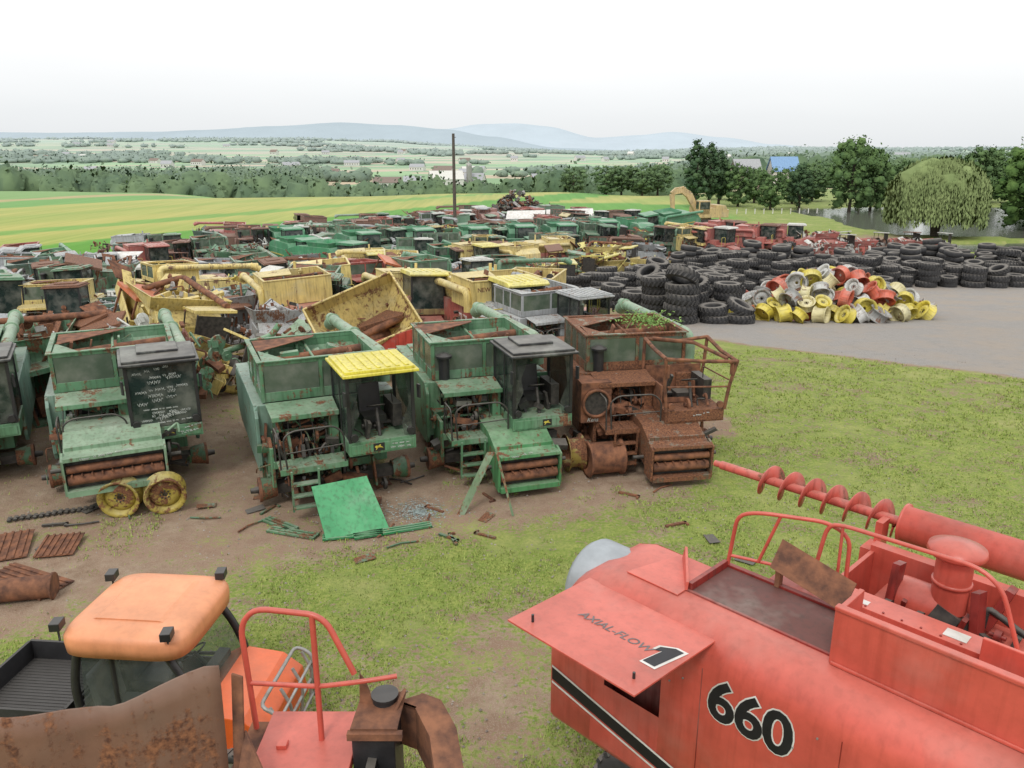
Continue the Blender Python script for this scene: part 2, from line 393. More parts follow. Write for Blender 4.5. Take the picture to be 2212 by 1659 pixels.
    p.box(-1.1, 1.1, 4.5, 4.7, .28, .42, 0); p.box(-.5, .5, 4.45, 4.75, .4, .8, 0)
    A.part('axle', p, [DARK, DGREEN, YEL, RUST], 'main')
    if feeder:
        f = MB(); xa, xb = fx; Z = fz
        f.prism([(-1.75, .28+Z), (-1.75, 1.0+Z), (-1.0, 1.3+Z), (.4, 1.45+Z*.5), (.4, .8+Z*.5)], 'x', xa+.05, xb-.05, 0)
        for x in (xa, xb-.05):
            f.prism([(-1.95, .2+Z), (-1.98, .98+Z), (-1.7, 1.08+Z), (-1.5, 1.0+Z), (-1.5, .25+Z)], 'x', x, x+.05, 0)
        f.box(xa+.05, xb-.05, -1.98, -1.76, .95+Z, 1.03+Z, 0); f.box(xa+.05, xb-.05, -2.0, -1.76, .18+Z, .30+Z, 0)
        f.box(xa+.06, xb-.06, -1.77, -1.755, .30+Z, .95+Z, 1)
        f.box(xa+.08, xb-.08, -1.6, -1.56, 1.05+Z, 1.14+Z, 0)
        f.cyl((xa-.25, -1.4, .6+Z), (xa, -1.4, .6+Z), .05, n=8, m=1); f.cyl((xb, -1.4, .6+Z), (xb+.3, -1.4, .6+Z), .05, n=8, m=1)
        f.cyl((xb+.05, -1.3, .65+Z), (xb+.1, -1.3, .65+Z), .2, n=16, m=1)
        clutter(f, (xb, xb+.15, -1.5, 0, .5+Z, 1.1+Z), 8, rng, [0, 1])
        fh = A.part('feeder_house', f, [PAINT, DARK], 'feeder', bevel=.01)
        f = MB(); f.cyl((xa+.08, -1.84, .74+Z), (xb-.08, -1.84, .74+Z), .085, n=12, m=0); f.cyl((xa+.08, -1.83, .5+Z), (xb-.08, -1.83, .5+Z), .11, n=12, m=0)
        for i in range(int((xb-xa)/.2)): f.box(xa+.15+i*.19, xa+.18+i*.19, -1.97, -1.8, .60+Z, .64+Z, 0)
        A.part('roller', f, [RUST], 'main', fh)
    c = MB(); X0, X1, Y0, Y1 = .12, 1.58, -1.1, .45
    c.box(X0, X1, Y0, Y1, 1.28, 1.58, 0); c.box(X0+.05, X1-.05, Y0-.02, Y0, 1.32, 1.52, 0)
    burnt = ck == 'burnt'; pm = 1
    if not burnt:
        c.box(X0, X1, Y1-.06, Y1, 1.58, 2.2, 0)
        for x, y in ((X0, Y0), (X1-.07, Y0), (X0, Y1-.07), (X1-.07, Y1-.07)):
            c.prism([(x, y), (x+.07, y), (x+.07, y+.07), (x, y+.07)], 'z', 1.58, 3.03, pm)
        z = 2.98
        c.box(X0, X1, Y0, Y0+.06, z, z+.06, pm); c.box(X0, X1, Y1-.06, Y1, z, z+.06, pm); c.box(X0, X0+.06, Y0, Y1, z, z+.059, pm); c.box(X1-.06, X1, Y0, Y1, z, z+.059, pm)
        c.box(X0-.02, X0, Y0+.6, Y0+.65, 1.58, 3.0, pm)
    else:
        B = [Vector((X0, Y0, 1.58)), Vector((X1, Y0, 1.58)), Vector((X1, Y1, 1.58)), Vector((X0, Y1, 1.58))]
        T = [Vector((X0-.12, Y0-.12, 2.9)), Vector((X1+.16, Y0-.16, 2.78)), Vector((X1+.14, Y1, 2.98)), Vector((X0-.05, Y1, 3.0))]
        for i in range(4):
            j = (i+1) % 4; mid = (B[i]+T[i])/2+Vector((rng.uniform(-.05, .05), rng.uniform(-.05, .05), 0))
            c.path([B[i], mid, T[i]], .045, 6, 1); m2 = (T[i]+T[j])/2+Vector((0, 0, rng.uniform(-.1, .04))); c.path([T[i], m2, T[j]], .05, 6, 1)
        c.path([(X0-.02, Y0-.05, 2.2), (X1+.08, Y0-.08, 2.15)], .025, 6, 1); c.path([(X1+.05, Y0, 2.3), (X1+.1, Y1, 2.2)], .02, 6, 1)
        c.box(X0, X0+.05, Y0+.4, Y1, 1.58, 2.1, 1); c.box(X0, X1, Y1-.05, Y1, 1.58, 2.3, 1)
        c.path([T[3]+Vector((.2, 0, 0)), Vector((1.0, -.4, 3.06)), T[1]+Vector((-.2, .1, .05))], .05, 6, 1)
    for x in (X0-.06, X1+.06):
        c.cbox((x, Y0-.12, 2.6), (.04, .1, .3), (0, 0, .3), 1); c.cyl((x, Y0, 2.7), (x, Y0-.12, 2.6), .012, n=6, m=1)
    for x in (X0+.12, X1-.12): c.cyl((x, Y0-.06, 1.7), (x, Y0+.02, 1.7), .08, n=10, m=1)
    cab = A.part('cab', c, [PAINT, RUST if burnt else BLACK], 'cab' if not burnt else 'main', bevel=.01)
    c = MB(); SM = [RUST, DARK] if burnt else [BLACK, DARK]
    if not burnt: c.cbox((.85, -.25, 1.85), (.5, .5, .14), m=0); c.cbox((.85, .05, 2.2), (.48, .14, .65), (-.15, 0, 0), 0)
    c.box(.65, 1.05, -.4, 0, 1.58, 1.8, 1)
    c.cyl((.85, -.85, 1.58), (.85, -.65, 2.15), .04, n=8, m=1); c.lathe([(.17, 0), (.19, .015), (.19, -.015)], (.85, -.63, 2.2), (0, .35, 1), 18, 1, True)
    c.cbox((1.3, -.3, 1.95), (.2, .8, .5), (0, 0, 0), 1); c.cyl((1.25, -.5, 2.2), (1.2, -.6, 2.5), .012, n=6, m=1); c.cbox((.35, -.5, 2.0), (.06, .1, .7), (.3, .2, 0), 1)
    clutter(c, (.3, 1.4, -.9, .2, 1.6, 1.8), 12, rng, [0, 1])
    A.part('seat', c, SM, 'main', cab)
    if not burnt:
        pn = [(X1-.03, X1-.02, Y0+.08, Y1-.08, 1.6, 2.98), (X0+.02, X0+.03, Y0+.08, Y1-.08, 1.6, 2.98)]
        if ck == 'tinted': pn.append((X0+.07, X1-.07, Y0+.02, Y0+.03, 1.6, 2.98))
        if ck == 'open':
            pn.append([(X0+.07, Y0+.02, 2.97), (X0+.35, Y0+.02, 2.97), (X0+.2, Y0+.02, 2.5), (X0+.26, Y0+.02, 2.2), (X0+.12, Y0+.02, 1.9), (X0+.07, Y0+.02, 1.6)])
            pn.append([(X1-.07, Y0+.02, 2.97), (X1-.2, Y0+.02, 2.97), (X1-.13, Y0+.02, 2.3), (X1-.3, Y0+.02, 1.9), (X1-.25, Y0+.02, 1.6), (X1-.07, Y0+.02, 1.6)])
        A.panes(pn, GLASSD if ck == 'tinted' else GLASS, cab)
        c = MB(); c.prism([(X0-.08, Y0-.16), (X1+.08, Y0-.16), (X1+.1, Y1), (X0-.1, Y1)], 'z', 3.04, 3.10, 0)
        c.prism([(X0-.02, Y0-.08), (X1+.02, Y0-.08), (X1+.04, Y1-.08), (X0-.04, Y1-.08)], 'z', 3.10, 3.16, 0)
        if ribs:
            for i in range(7): c.box(X0+.08+i*.2, X0+.17+i*.2, Y0, Y1-.2, 3.16, 3.185, 0)
        else: c.box(X0+.3, X1-.3, Y0+.5, Y1-.2, 3.16, 3.22, 0)
        A.part('roof', c, [PAINT], 'roof', cab, bevel=.02)
    if canister:
        c = MB(); c.cyl((-1.1, .5, 2.2), (-1.1, .5, 2.75), .13, n=14); c.cyl((-1.1, .5, 2.75), (-1.1, .5, 2.80), .2, n=16); c.cyl((-1.1, .5, 2.8), (-1.1, .5, 2.86), .19, .08, n=16); A.part('air_intake', c, [BLACK])
    return A

def cj(c, rng, a=.12, rust=None):
    k = 1+rng.uniform(-a, a); return (c[0]*k, c[1]*k, c[2]*k, c[3]+rng.uniform(-.08, .1) if rust is None else rust)
GR = (.125, .285, .155, .39); TEAL = (.19, .33, .26, .30); BG = (.02, .26, .09, .08); PGR = (.24, .39, .25, .32)
YW = (.76, .60, .20, .28); JY = (.86, .76, .09, .0); RD = (.50, .095, .065, .35); GY = (.42, .44, .46, .3); RS = (.22, .105, .06, .9); WH = (.70, .70, .66, .25); OR = (.80, .19, .05, .1)
BK = (.035, .035, .038, .0); MAR = (.34, .12, .09, .5)
gc = lambda main, sh=TEAL, roof=None, cab=None, au=PGR, fd=None: {'main': main, 'shield': sh, 'roof': roof or main, 'cab': cab or main, 'auger': au, 'feeder': fd or main}

J1 = jd(1, True, 'tinted', fx=(-1.25, .75), fz=.42); J2 = jd(2, False, 'open', ribs=True); J3 = jd(3, True, 'open', True); J4 = jd(4, True, 'burnt', True); J5 = jd(5, False, 'tinted', True)
G1 = 'combines parked in the front row'
r0, _ = J5.spawn('combine_harvester', 'faded green combine harvester with black cab beside the row', 'combine', (-13.1, 17.1, 0), radians(28), gc(GR, TEAL, BK, GR), G1)
r1, p1 = J1.spawn('combine_harvester', 'green combine with dark scribbled cab glass and low feeder house', 'combine', (-8.96, 17.24, 0), radians(26), gc(GR, TEAL, BK, GR, fd=PGR), G1)
r2, p2 = J2.spawn('combine_harvester', 'green combine with bright yellow cab roof and smashed windscreen', 'combine', (-3.98, 16.46, 0), radians(24), gc(GR, TEAL, JY, GR), G1)
r3, p3 = J3.spawn('combine_harvester', 'green combine with black cab roof and open feeder house in front', 'combine', (-.43, 18.1, 0), radians(18), gc(cj(GR, R), GR, BK, GR, fd=(.09, .30, .12, .38)), G1)
r4, p4 = J4.spawn('combine_harvester', 'burnt out rusty combine with bare cab frame beside the lawn', 'combine', (3.33, 18.7, 0), radians(10), gc((.14, .065, .04, .9), (.15, .09, .06, .85), fd=(.13, .09, .055, .75)), G1)
p4['grain_tank'].color = (.14, .17, .10, .68); p4['feeder_house'].color = (.14, .11, .07, .68)
me = p4['mechanism'].data.copy(); me.materials[2] = RUST; me.materials[3] = RUST; p4['mechanism'].data = me
def deer(parent, loc, s=1.):
    mb = MB(); mb.box(-.11*s, .11*s, -.004, 0, -.08*s, .08*s, 0)
    P = [(-.09, .01), (-.06, .035), (-.01, .03), (.02, .055), (.035, .045), (.03, .02), (.06, .0), (.085, -.03), (.05, -.015), (.02, -.01), (-.02, -.01), (-.05, -.045), (-.075, -.06), (-.055, -.02)]
    mb.add([(x*s, -.007, z*s) for x, z in P], [tuple(range(len(P)))], 1)
    mk('emblem', mb.mesh('emblem', [BLACK, YEL]), parent, None, loc)
deer(p1['cab'], (.9, -1.125, 1.43)); deer(p2['cab'], (.75, -1.125, 1.43), 1.1); deer(p3['cab'], (.95, -1.125, 1.43))
def scrawl(parent, x0, x1, z0_, z1, y, rows, h, seed):
    g = random.Random(seed); m = MB()
    for r_ in range(rows):
        z = z1-(z1-z0_)*(r_+.5)/rows; x = x0+g.uniform(0, .35)*(x1-x0); tilt = g.uniform(-.05, .22)
        end = x1-g.uniform(0, .35)*(x1-x0); hh = h*g.uniform(.6, 1.3)
        while x < end:
            n = g.randint(2, 6); P = []; ph = g.uniform(0, 6); xs = x
            for i in range(n*5):
                P.append((x+i*hh*.10+hh*.12*cos(ph+i*1.9), y, z+(x-x0)*tilt+hh*.42*sin(ph+i*1.35)*g.uniform(.6, 1.1)))
            m.path(P, .0045, 4); x += n*5*hh*.10+hh*g.uniform(.4, 1.2)
    mk('marker_writing', m.mesh('marker_writing', [CHALK]), parent)
scrawl(p1['cab'], .22, 1.4, 2.05, 2.9, -1.088, 6, .10, 1); scrawl(p1['cab'], .3, 1.3, 1.62, 2.05, -1.088, 5, .065, 7); scrawl(p1['cab'], 1.05, 1.5, 1.34, 1.5, -1.126, 3, .04, 2); scrawl(p1['feeder_house'], -1.0, .3, 1.36, 1.42, -1.99, 1, .06, 3)
text(p1['cab'], '(PARTS)', .12, (.72, -1.088, 1.72), (pi/2, -.3, 0), CHALK, off=-.001, shear=.35)
scrawl(p2['cab'], 1.0, 1.5, 1.34, 1.5, -1.126, 2, .05, 4); scrawl(p3['feeder_house'], -.4, .5, .97, 1.01, -1.986, 1, .05, 5); scrawl(p4['cab'], .6, 1.3, 1.38, 1.46, -1.126, 1, .06, 6)
text(p4['mechanism'], 'Kens', .14, (-1.6, -.36, 1.18), mat=CHALK, shear=.3)

# ------------------------------------------------------------------ other machine archetypes
def nh(seed, cabx=0., wheels=True):
    rng = random.Random(seed); A = Arch()
    b = MB(); b.prism([(.1, .6), (.1, 1.85), (5.2, 1.85), (5.9, 1.5), (5.9, .95), (4, .6)], 'x', -1.35, 1.35)
    for y in (1.2, 2.4, 3.6): b.box(-1.37, -1.35, y, y+.05, .7, 1.8); b.box(1.35, 1.37, y, y+.05, .7, 1.8)
    b.box(-1.5, 1.5, -.7, .1, 1.25, 1.33)
    A.part('body', b, [PAINT], 'lower', bevel=.02)
    t = MB(); z0_, z1 = 1.87, 3.0
    for a in ((-1.5, 1.5, .9, .96), (-1.5, 1.5, 3.2, 3.26), (-1.5, -1.44, .96, 3.2), (1.44, 1.5, .96, 3.2)): t.box(*a, z0_, z1, 0)
    t.box(-1.44, 1.44, .96, 3.2, 2.5, 2.55, 1)
    for a in ((-1.53, 1.53, .87, .97), (-1.53, 1.53, 3.19, 3.29), (-1.53, -1.43, .97, 3.19), (1.43, 1.53, .97, 3.19)): t.box(*a, z1, z1+.05, 0)
    t.cyl((-1.4, 2.0, 2.78), (1.4, 2.2, 2.88), .09, n=10, m=1); t.box(-1.44, 1.44, 2.0, 2.05, 2.55, 2.95, 1); clutter(t, (-1.3, 1.3, 1.1, 3.1, 2.6, 2.95), 14, rng, [1, 0, 2]); t.plate([(-1.4, 2.1, 2.98), (0, 2.1, 2.98), (0.1, 3.15, 3.08), (-1.4, 3.15, 3.02)], .03, 0)
    A.part('grain_tank', t, [PAINT, RUST, DARK], 'main', bevel=.01)
    e = MB(); e.prism([(3.3, 1.87), (3.3, 2.75), (4.8, 2.7), (5.3, 2.3), (5.3, 1.87)], 'x', -1.2, 1.2)
    for i in range(8): e.box(-1.24, -1.2, 3.5+i*.17, 3.6+i*.17, 2.0, 2.5); e.box(1.2, 1.24, 3.5+i*.17, 3.6+i*.17, 2.0, 2.5)
    e.cyl((.6, 4.0, 2.7), (.6, 4.0, 3.25), .07, n=10); A.part('engine_hood', e, [PAINT], 'main', bevel=.03)
    a = MB(); a.path(rnd([(-1.6, 1.2, 1.8), (-1.6, 1.2, 2.6), (-1.55, 5.8, 2.5)], .3), .16, 12); a.cyl((-1.55, 5.7, 2.5), (-1.55, 6.0, 2.3), .2, n=12); A.part('unloading_auger', a, [PAINT], 'auger')
    c = MB(); X0, X1, Y0, Y1 = cabx-.75, cabx+.75, -.8, .8
    c.box(X0, X1, Y0, Y1, 1.35, 1.6, 0)
    for x, y in ((X0, Y0), (X1-.07, Y0), (X0, Y1-.07), (X1-.07, Y1-.07)): c.box(x, x+.07, y, y+.07, 1.6, 2.98, 1)
    c.box(X0+.07, X1-.07, Y1-.05, Y1-.02, 1.6, 2.98, 1); c.box(X0, X1, Y0, Y1, 2.96, 3.02, 1)
    cab = A.part('cab', c, [PAINT, BLACK], 'cab', bevel=.01)
    A.panes([(X0+.07, X1-.07, Y0+.02, Y0+.03, 1.6, 2.96), (X0+.01, X0+.02, Y0+.07, Y1-.07, 1.6, 2.96), (X1-.02, X1-.01, Y0+.07, Y1-.07, 1.6, 2.96)], GLASSD, cab)
    c = MB(); c.cbox((cabx, 0, 1.9), (.5, .5, .5)); c.cbox((cabx, .3, 2.3), (.5, .14, .6)); c.cyl((cabx, -.5, 1.6), (cabx, -.4, 2.2), .05, n=8); A.part('seat', c, [DARK], 'main', cab)
    c = MB(); c.prism([(-1.05, 3.02), (-1.08, 3.1), (-.9, 3.2), (.8, 3.22), (.95, 3.05)], 'x', X0-.1, X1+.1)
    for i in range(5): c.box(X0+.1+i*.28, X0+.2+i*.28, -.8, .7, 3.2, 3.235)
    A.part('roof', c, [PAINT], 'roof', cab, bevel=.03)
    f = MB(); f.prism([(-1.9, .3), (-1.9, 1.0), (.1, 1.5), (.1, .8)], 'x', -.6, .6, 0); f.box(-.75, .75, -2.0, -1.9, .25, 1.1, 0); f.box(-.55, .55, -2.01, -1.99, .4, .95, 1); f.cyl((-.55, -1.98, .65), (.55, -1.98, .65), .14, n=10, m=2)
    A.part('feeder_house', f, [PAINT, DARK, RUST], 'lower', bevel=.01)
    p = MB(); p.path(rnd([(-1.45, -.68, 1.33), (-1.45, -.68, 2.2), (-.85, -.68, 2.2), (-.85, -.68, 1.33)], .1), .022); p.path(rnd([(1.45, -.68, 1.33), (1.45, -.68, 2.2), (.85, -.68, 2.2), (.85, -.68, 1.33)], .1), .022); A.part('handrail', p, [YEL], 'main')
    p = MB(); p.box(-1.6, 1.6, .3, .5, .5, .7, 0); clutter(p, (-1.5, -1.3, .2, 3, .4, 1.6), 16, rng, [0, 1]); clutter(p, (1.3, 1.5, .2, 4, .4, 1.6), 12, rng, [0, 1]); clutter(p, (-1.2, 1.2, -.2, .1, .4, 1.3), 16, rng, [0, 1])
    for sx in (-.8, .8): p.box(sx-.15, sx+.15, 4.4, 4.7, -.5, .9, 1)
    A.part('axle', p, [DARK, RUST], 'main')
    if wheels:
        for sx in (-1, 1):
            w = MB(); tyre(w, (sx*1.75, .4, .72), (1, 0, 0), .72, .45, 0); w.lathe([(.05, -.02), (.3, -.05), (.4, -.16), (.44, -.2)], (sx*1.75, .4, .72), (sx, 0, 0), 20, 1); A.part('wheel', w, [RUBBER, YEL], 'main')
    return A

def modern(seed):
    rng = random.Random(seed); A = Arch(); b = MB()
    b.prism([(.6, .8), (.6, 2.3), (1.0, 2.75), (4.5, 2.8), (5.6, 2.5), (6.1, 1.9), (6.1, 1.1), (4.5, .8)], 'x', -1.45, 1.45)
    for sx in (-1, 1): b.box(min(sx*1.45, sx*1.5), max(sx*1.45, sx*1.5), 1, 5.3, 1.1, 2.2); b.box(min(sx*1.5, sx*1.53), max(sx*1.5, sx*1.53), 3.3, 3.34, 1.1, 2.2)
    A.part('body', b, [PAINT], 'main', bevel=.08)
    t = MB(); x0, x1, y0, y1 = -1.2, 1.2, 1.2, 3.4
    for P in (((x0, y0), (x1, y0)), ((x1, y0), (x1, y1)), ((x1, y1), (x0, y1)), ((x0, y1), (x0, y0))):
        (a, b_), (c, d) = P; mx, my = (x0+x1)/2, (y0+y1)/2; k = 1.12
        t.plate([(a, b_, 2.75), (c, d, 2.75), (mx+(c-mx)*k, my+(d-my)*k, 3.15), (mx+(a-mx)*k, my+(b_-my)*k, 3.15)], .03)
    A.part('grain_tank', t, [PAINT], 'main')
    st = MB(); st.box(-1.56, -1.535, 1.2, 5.2, 1.62, 1.72); st.box(1.535, 1.56, 1.2, 5.2, 1.62, 1.72); A.part('stripe', st, [YEL])
    c = MB(); c.box(-.85, .85, -1.0, .6, 1.3, 1.5, 0); c.prism([(-.95, 3.0), (-1.2, 3.06), (-1.15, 3.2), (.6, 3.25), (.7, 3.0)], 'x', -.95, .95, 0)
    for x in (-.85, .78): 
        for y in (-1.0, .53): c.box(x, x+.07, y, y+.07, 1.5, 3.0, 1)
    cab = A.part('cab', c, [PAINT, BLACK], 'roof', bevel=.04)
    c = MB(); c.prism([(-.98, 1.5), (-1.08, 2.2), (-1.0, 3.0), (.5, 3.0), (.5, 1.5)], 'x', -.8, .8); A.part('window', c, [GLASSD], 'main', cab)
    f = MB(); f.prism([(-1.8, .4), (-1.8, 1.1), (.6, 1.7), (.6, .9)], 'x', -.65, .65, 0); f.box(-.55, .55, -1.82, -1.79, .5, 1.0, 1); A.part('feeder_house', f, [PAINT, DARK], 'main', bevel=.02)
    a = MB(); a.path(rnd([(1.5, 1.2, 2.2), (1.55, 1.2, 2.8), (1.5, 6.3, 2.75)], .3), .16, 12); A.part('unloading_auger', a, [PAINT], 'main')
    p = MB(); p.box(-1.6, 1.6, .6, .8, .5, .8, 0); clutter(p, (-1.4, 1.4, .1, .6, .5, 1.4), 24, rng, [0, 1]); p.box(-1.2, 1.2, 5, 5.2, .4, .6, 0); p.box(-.9, -.6, 5, 5.2, -.4, .4, 0); p.box(.6, .9, 5, 5.2, -.4, .4, 0); A.part('axle', p, [DARK, RUST])
    for sx in (-1, 1):
        w = MB(); tyre(w, (sx*1.65, .8, .8), (1, 0, 0), .8, .5, 0); w.lathe([(.05, -.02), (.3, -.05), (.42, -.16), (.48, -.2)], (sx*1.65, .8, .8), (sx, 0, 0), 20, 1); A.part('wheel', w, [RUBBER, YEL])
    return A

def wreck(seed, k=0):
    rng = random.Random(seed); A = Arch(); b = MB(); L_ = [4.4, 3.4, 5.0, 3.8, 4.6, 4.0, 3.2][k]; hh = [1.7, 1.3, 1.9, 1.5, 1.2, 2.1, 1.6][k]
    if k in (0, 2, 4, 5): b.prism([(0, .2), (0, hh*.8), (.6, hh), (L_*.7, hh), (L_*.95, hh*.8), (L_, .5), (L_*.7, .2)], 'x', -1.1, 1.1)
    else:
        for x in (-1.1, 1.05): b.prism([(0, .2), (0, hh), (L_*.8, hh*.9), (L_, .6), (L_*.7, .2)], 'x', x, x+.05)
        for i in range(5): b.box(-1.05, 1.05, i*L_*.18, i*L_*.18+.08, .5+rng.uniform(0, .8), .6+rng.uniform(.1, .8))
    b.box(-1.15, -1.1, .5, L_*.6, .4, hh*.85); b.box(1.1, 1.15, .5, L_*.6, .4, hh*.85)
    A.part('body', b, [PAINT], 'main', bevel=.02)
    t = MB(); h = rng.uniform(.35, .75)
    t.plate([(-1.2, .6, hh), (1.2, .6, hh), (1.4, .4, hh+h), (-1.3, .3, hh+h)], .03); t.plate([(-1.2, .6, hh), (-1.3, .3, hh+h), (-1.45, 2.8, hh+h*.8), (-1.2, 2.8, hh)], .03)
    if k != 3: t.plate([(1.2, .6, hh), (1.4, .4, hh+h), (1.4, 2.6, hh+h*.6), (1.2, 2.8, hh)], .03)
    A.part('grain_tank', t, [PAINT], 'cab')
    g = MB(); clutter(g, (-1.4, 1.4, -.9, .2, .2, 1.5), 46, rng, [0, 1, 2, 3]); clutter(g, (-1.1, 1.1, .6, L_*.9, hh, hh+.5), 40, rng, [0, 1, 2, 3, 3]); clutter(g, (-1.5, -1.2, .2, L_, .2, 1.3), 26, rng, [0, 1, 3])
    if k in (0, 5): g.path(rnd([(-.8, 3, hh+.1), (.6, 3.2, hh+.6), (.9, -.5, hh+.5)], .3), .11, 10, m=rng.choice([1, 3]))
    for i in range(7): g.cyl((rng.uniform(-1.4, 1.4), rng.uniform(-1, L_), rng.uniform(.2, hh)), (rng.uniform(-1.6, 1.6), rng.uniform(-1, L_), rng.uniform(hh*.6, hh+.8)), rng.uniform(.025, .06), n=6, m=rng.choice([1, 3, 3]))
    for i in range(5): g.cbox((rng.uniform(-1.3, 1.3), rng.uniform(-.5, L_), hh+rng.uniform(.1, .5)), (rng.uniform(.5, 1.4), rng.uniform(.4, 1.0), .03), (rng.uniform(-.7, .7), rng.uniform(-.7, .7), rng.uniform(0, 3)), rng.choice([1, 3, 3]))
    A.part('mechanism', g, [DARK, RUST, GREY, PAINT], 'roof')
    if k not in (1, 6):
        c = MB(); c.box(-.3, 1.0, -1.0, .1, .9, 1.2, 0)
        for x in (-.3, .94):
            for y in (-1, .04): c.cyl((x+.03, y, 1.2), (x+.03+rng.uniform(-.1, .1), y+rng.uniform(-.1, .1), 2.4), .03, n=6, m=1)
        c.cbox((.35, -.45, 2.44), (1.4, 1.2, .1), (rng.uniform(-.15, .15), rng.uniform(-.15, .15), 0), 0); c.cbox((.4, -.3, 1.45), (.5, .5, .5), m=1); c.box(-.25, .9, -.98, -.96, 1.2, 2.35, 1)
        A.part('cab', c, [PAINT, DARK], 'roof', bevel=.01)
    return A

def header(seed):
    rng = random.Random(seed); A = Arch(); b = MB()
    b.box(-2.2, 2.2, 0, .12, .4, 1.2, 0); b.box(-2.2, 2.2, -.7, 0, .35, .4, 0)
    for i in range(5):
        x = -2+i*1.0; b.add([(x-.22, -.1, .35), (x+.22, -.1, .35), (x+.2, -.2, .85), (x-.2, -.2, .85), (x, -1.8, .15)], [(0, 1, 2, 3), (0, 1, 4), (1, 2, 4), (2, 3, 4), (3, 0, 4)], 0)
    b.cyl((-2.1, -.25, .75), (2.1, -.25, .75), .1, n=10, m=1)
    for i in range(14): b.cyl((-2.05+i*.31, -.25, .75), (-2.03+i*.31, -.25, .75), .26, n=14, m=1)
    b.box(-2.25, -2.2, -1, .15, .2, 1.25, 0); b.box(2.2, 2.25, -1, .15, .2, 1.25, 0)
    A.part('header_frame', b, [PAINT, RUST], 'main', bevel=.01); return A

def hopper(seed):
    rng = random.Random(seed); A = Arch(); t = MB()
    a, b, h, k = 1.5, 1.2, 1.0, .5
    B = [(-a*k, -b*k, 0), (a*k, -b*k, 0), (a*k, b*k, 0), (-a*k, b*k, 0)]; T = [(-a, -b, h), (a, -b, h), (a, b, h), (-a, b, h)]; U = [(-a, -b, h+.45), (a, -b, h+.45), (a, b, h+.45), (-a, b, h+.45)]
    for i in range(4):
        j = (i+1) % 4; t.plate([B[i], B[j], T[j], T[i]], .03, 0); t.plate([T[i], T[j], U[j], U[i]], .03, 0)
        t.cyl(U[i], U[j], .04, n=6, m=0)
        for q in (.25, .5, .75): t.cyl(Vector(B[i]).lerp(Vector(B[j]), q), Vector(T[i]).lerp(Vector(T[j]), q), .03, n=6, m=0)
    t.plate(B, .03, 1); t.cyl((-a, 0, h*.5), (a, 0, h*.6), .12, n=12, m=1)
    A.part('hopper_wall', t, [PAINT, RUST], 'main')
    f = MB()
    for x, y in ((-a*.7, -b*.7), (a*.7, -b*.7), (a*.7, b*.7), (-a*.7, b*.7)): f.box(x-.04, x+.04, y-.04, y+.04, -.5, .5, 0)
    f.box(-a*.7, a*.7, -b*.7-.04, -b*.7+.04, -.5, -.4, 0); A.part('support_frame', f, [RUST], 'main'); return A

NHA = nh(21); NHB = nh(22, .45, False); MOD = modern(23); W = [wreck(31+i, i) for i in range(7)]; HD = header(41); HP = hopper(42)
YC = {'main': YW, 'lower': (.46, .10, .07, .35), 'roof': (.84, .74, .16, .0), 'cab': (.34, .26, .1, .4), 'auger': YW}
G2 = 'scrapped combines and farm machines in the yard'
placed = []
def put(A, name, label, cat, x, y, rz, cols, tilt=(0, 0), scale=1, z=0, rad=2.4, skip=(), flat=True):
    if flat: X, Y, Z = G(x, y)
    else: X, Y, Z = x, y, z0(y)
    placed.append((X, Y, rad)); return A.spawn(name, label, cat, (X, Y, Z+z), rz, cols, G2, tilt, scale, skip)

# second row
put(HP, 'grain_hopper', 'tilted yellow grain hopper with rusty inside on red base', 'hopper', -4.9, 26.6, radians(22), {'main': (.72, .56, .20, .40)}, (.62, -.35), 1.1, 1.1)
m = MB(); m.prism([(-1.4, 0), (1.5, 0), (1.5, 1.4), (-1.4, .6)], 'y', -.03, .03, 0); m.prism([(-1.4, -.0), (1.5, -.0), (1.5, .08), (-1.4, .08)], 'y', -.08, -.03, 0)
gx, gy, gz = G(-4.0, 25.2); o = single('red_shield', m.mesh('red_shield', [PAINT]), 'red steel side panel below a tipped hopper', 'panel', (gx, gy, .55), (0, 0, .2), (.60, .08, .05, .15)); text(o, 'TR 96', .4, (-.1, -.034, .3), mat=WHITE)
put(NHB, 'combine_harvester', 'pale yellow combine body without cab behind a tipped hopper', 'combine', -8.0, 30.3, radians(28), {**YC}, (.03, -.04), .95, 0, skip=('cab',))
put(W[5], 'wrecked_combine', 'gutted yellow combine tilted among wrecks', 'combine', -10.9, 25.4, radians(40), {'main': YW, 'cab': YW, 'roof': YW}, (.12, .18), 1.0, .3)
put(HP, 'grain_hopper', 'yellow hopper section leaning on a wreck', 'hopper', -12.7, 27.4, radians(40), {'main': YW}, (.55, .25), .95, 1.3)
put(W[3], 'wrecked_combine', 'yellow stripped frame lying on its side', 'combine', -9.4, 23.6, radians(80), {'main': YW, 'cab': YW, 'roof': YW}, (.2, .4), .8, .2)
r, p = put(NHA, 'combine_harvester', 'yellow and red combine with dark glazed cab and yellow roof', 'combine', .2, 28.6, radians(25), YC)
text(p['grain_tank'], 'NEW HOLLAND', .26, (-1.503, 3.1, 2.55), (pi/2, 0, -pi/2), RUST, off=.004); text(p['grain_tank'], 'NEW HOLLAND', .24, (-1.3, .897, 2.6), (pi/2, 0, 0), RUST, off=.004)
text(p['body'], 'TR70', .4, (-1.353, 2.8, 1.2), (pi/2, 0, -pi/2), WHITE, off=.01)
r, p = put(NHB, 'combine_harvester', 'yellow combine with tank lettering behind a dark cab', 'combine', 2.7, 31.2, radians(75), YC, skip=('cab',))
text(p['grain_tank'], 'NEW HOLLAND', .30, (-1.503, 3.1, 2.5), (pi/2, 0, -pi/2), RUST, off=.004); text(p['body'], 'TR 96', .42, (-1.353, 2.8, 1.15), (pi/2, 0, -pi/2), WHITE, off=.01)
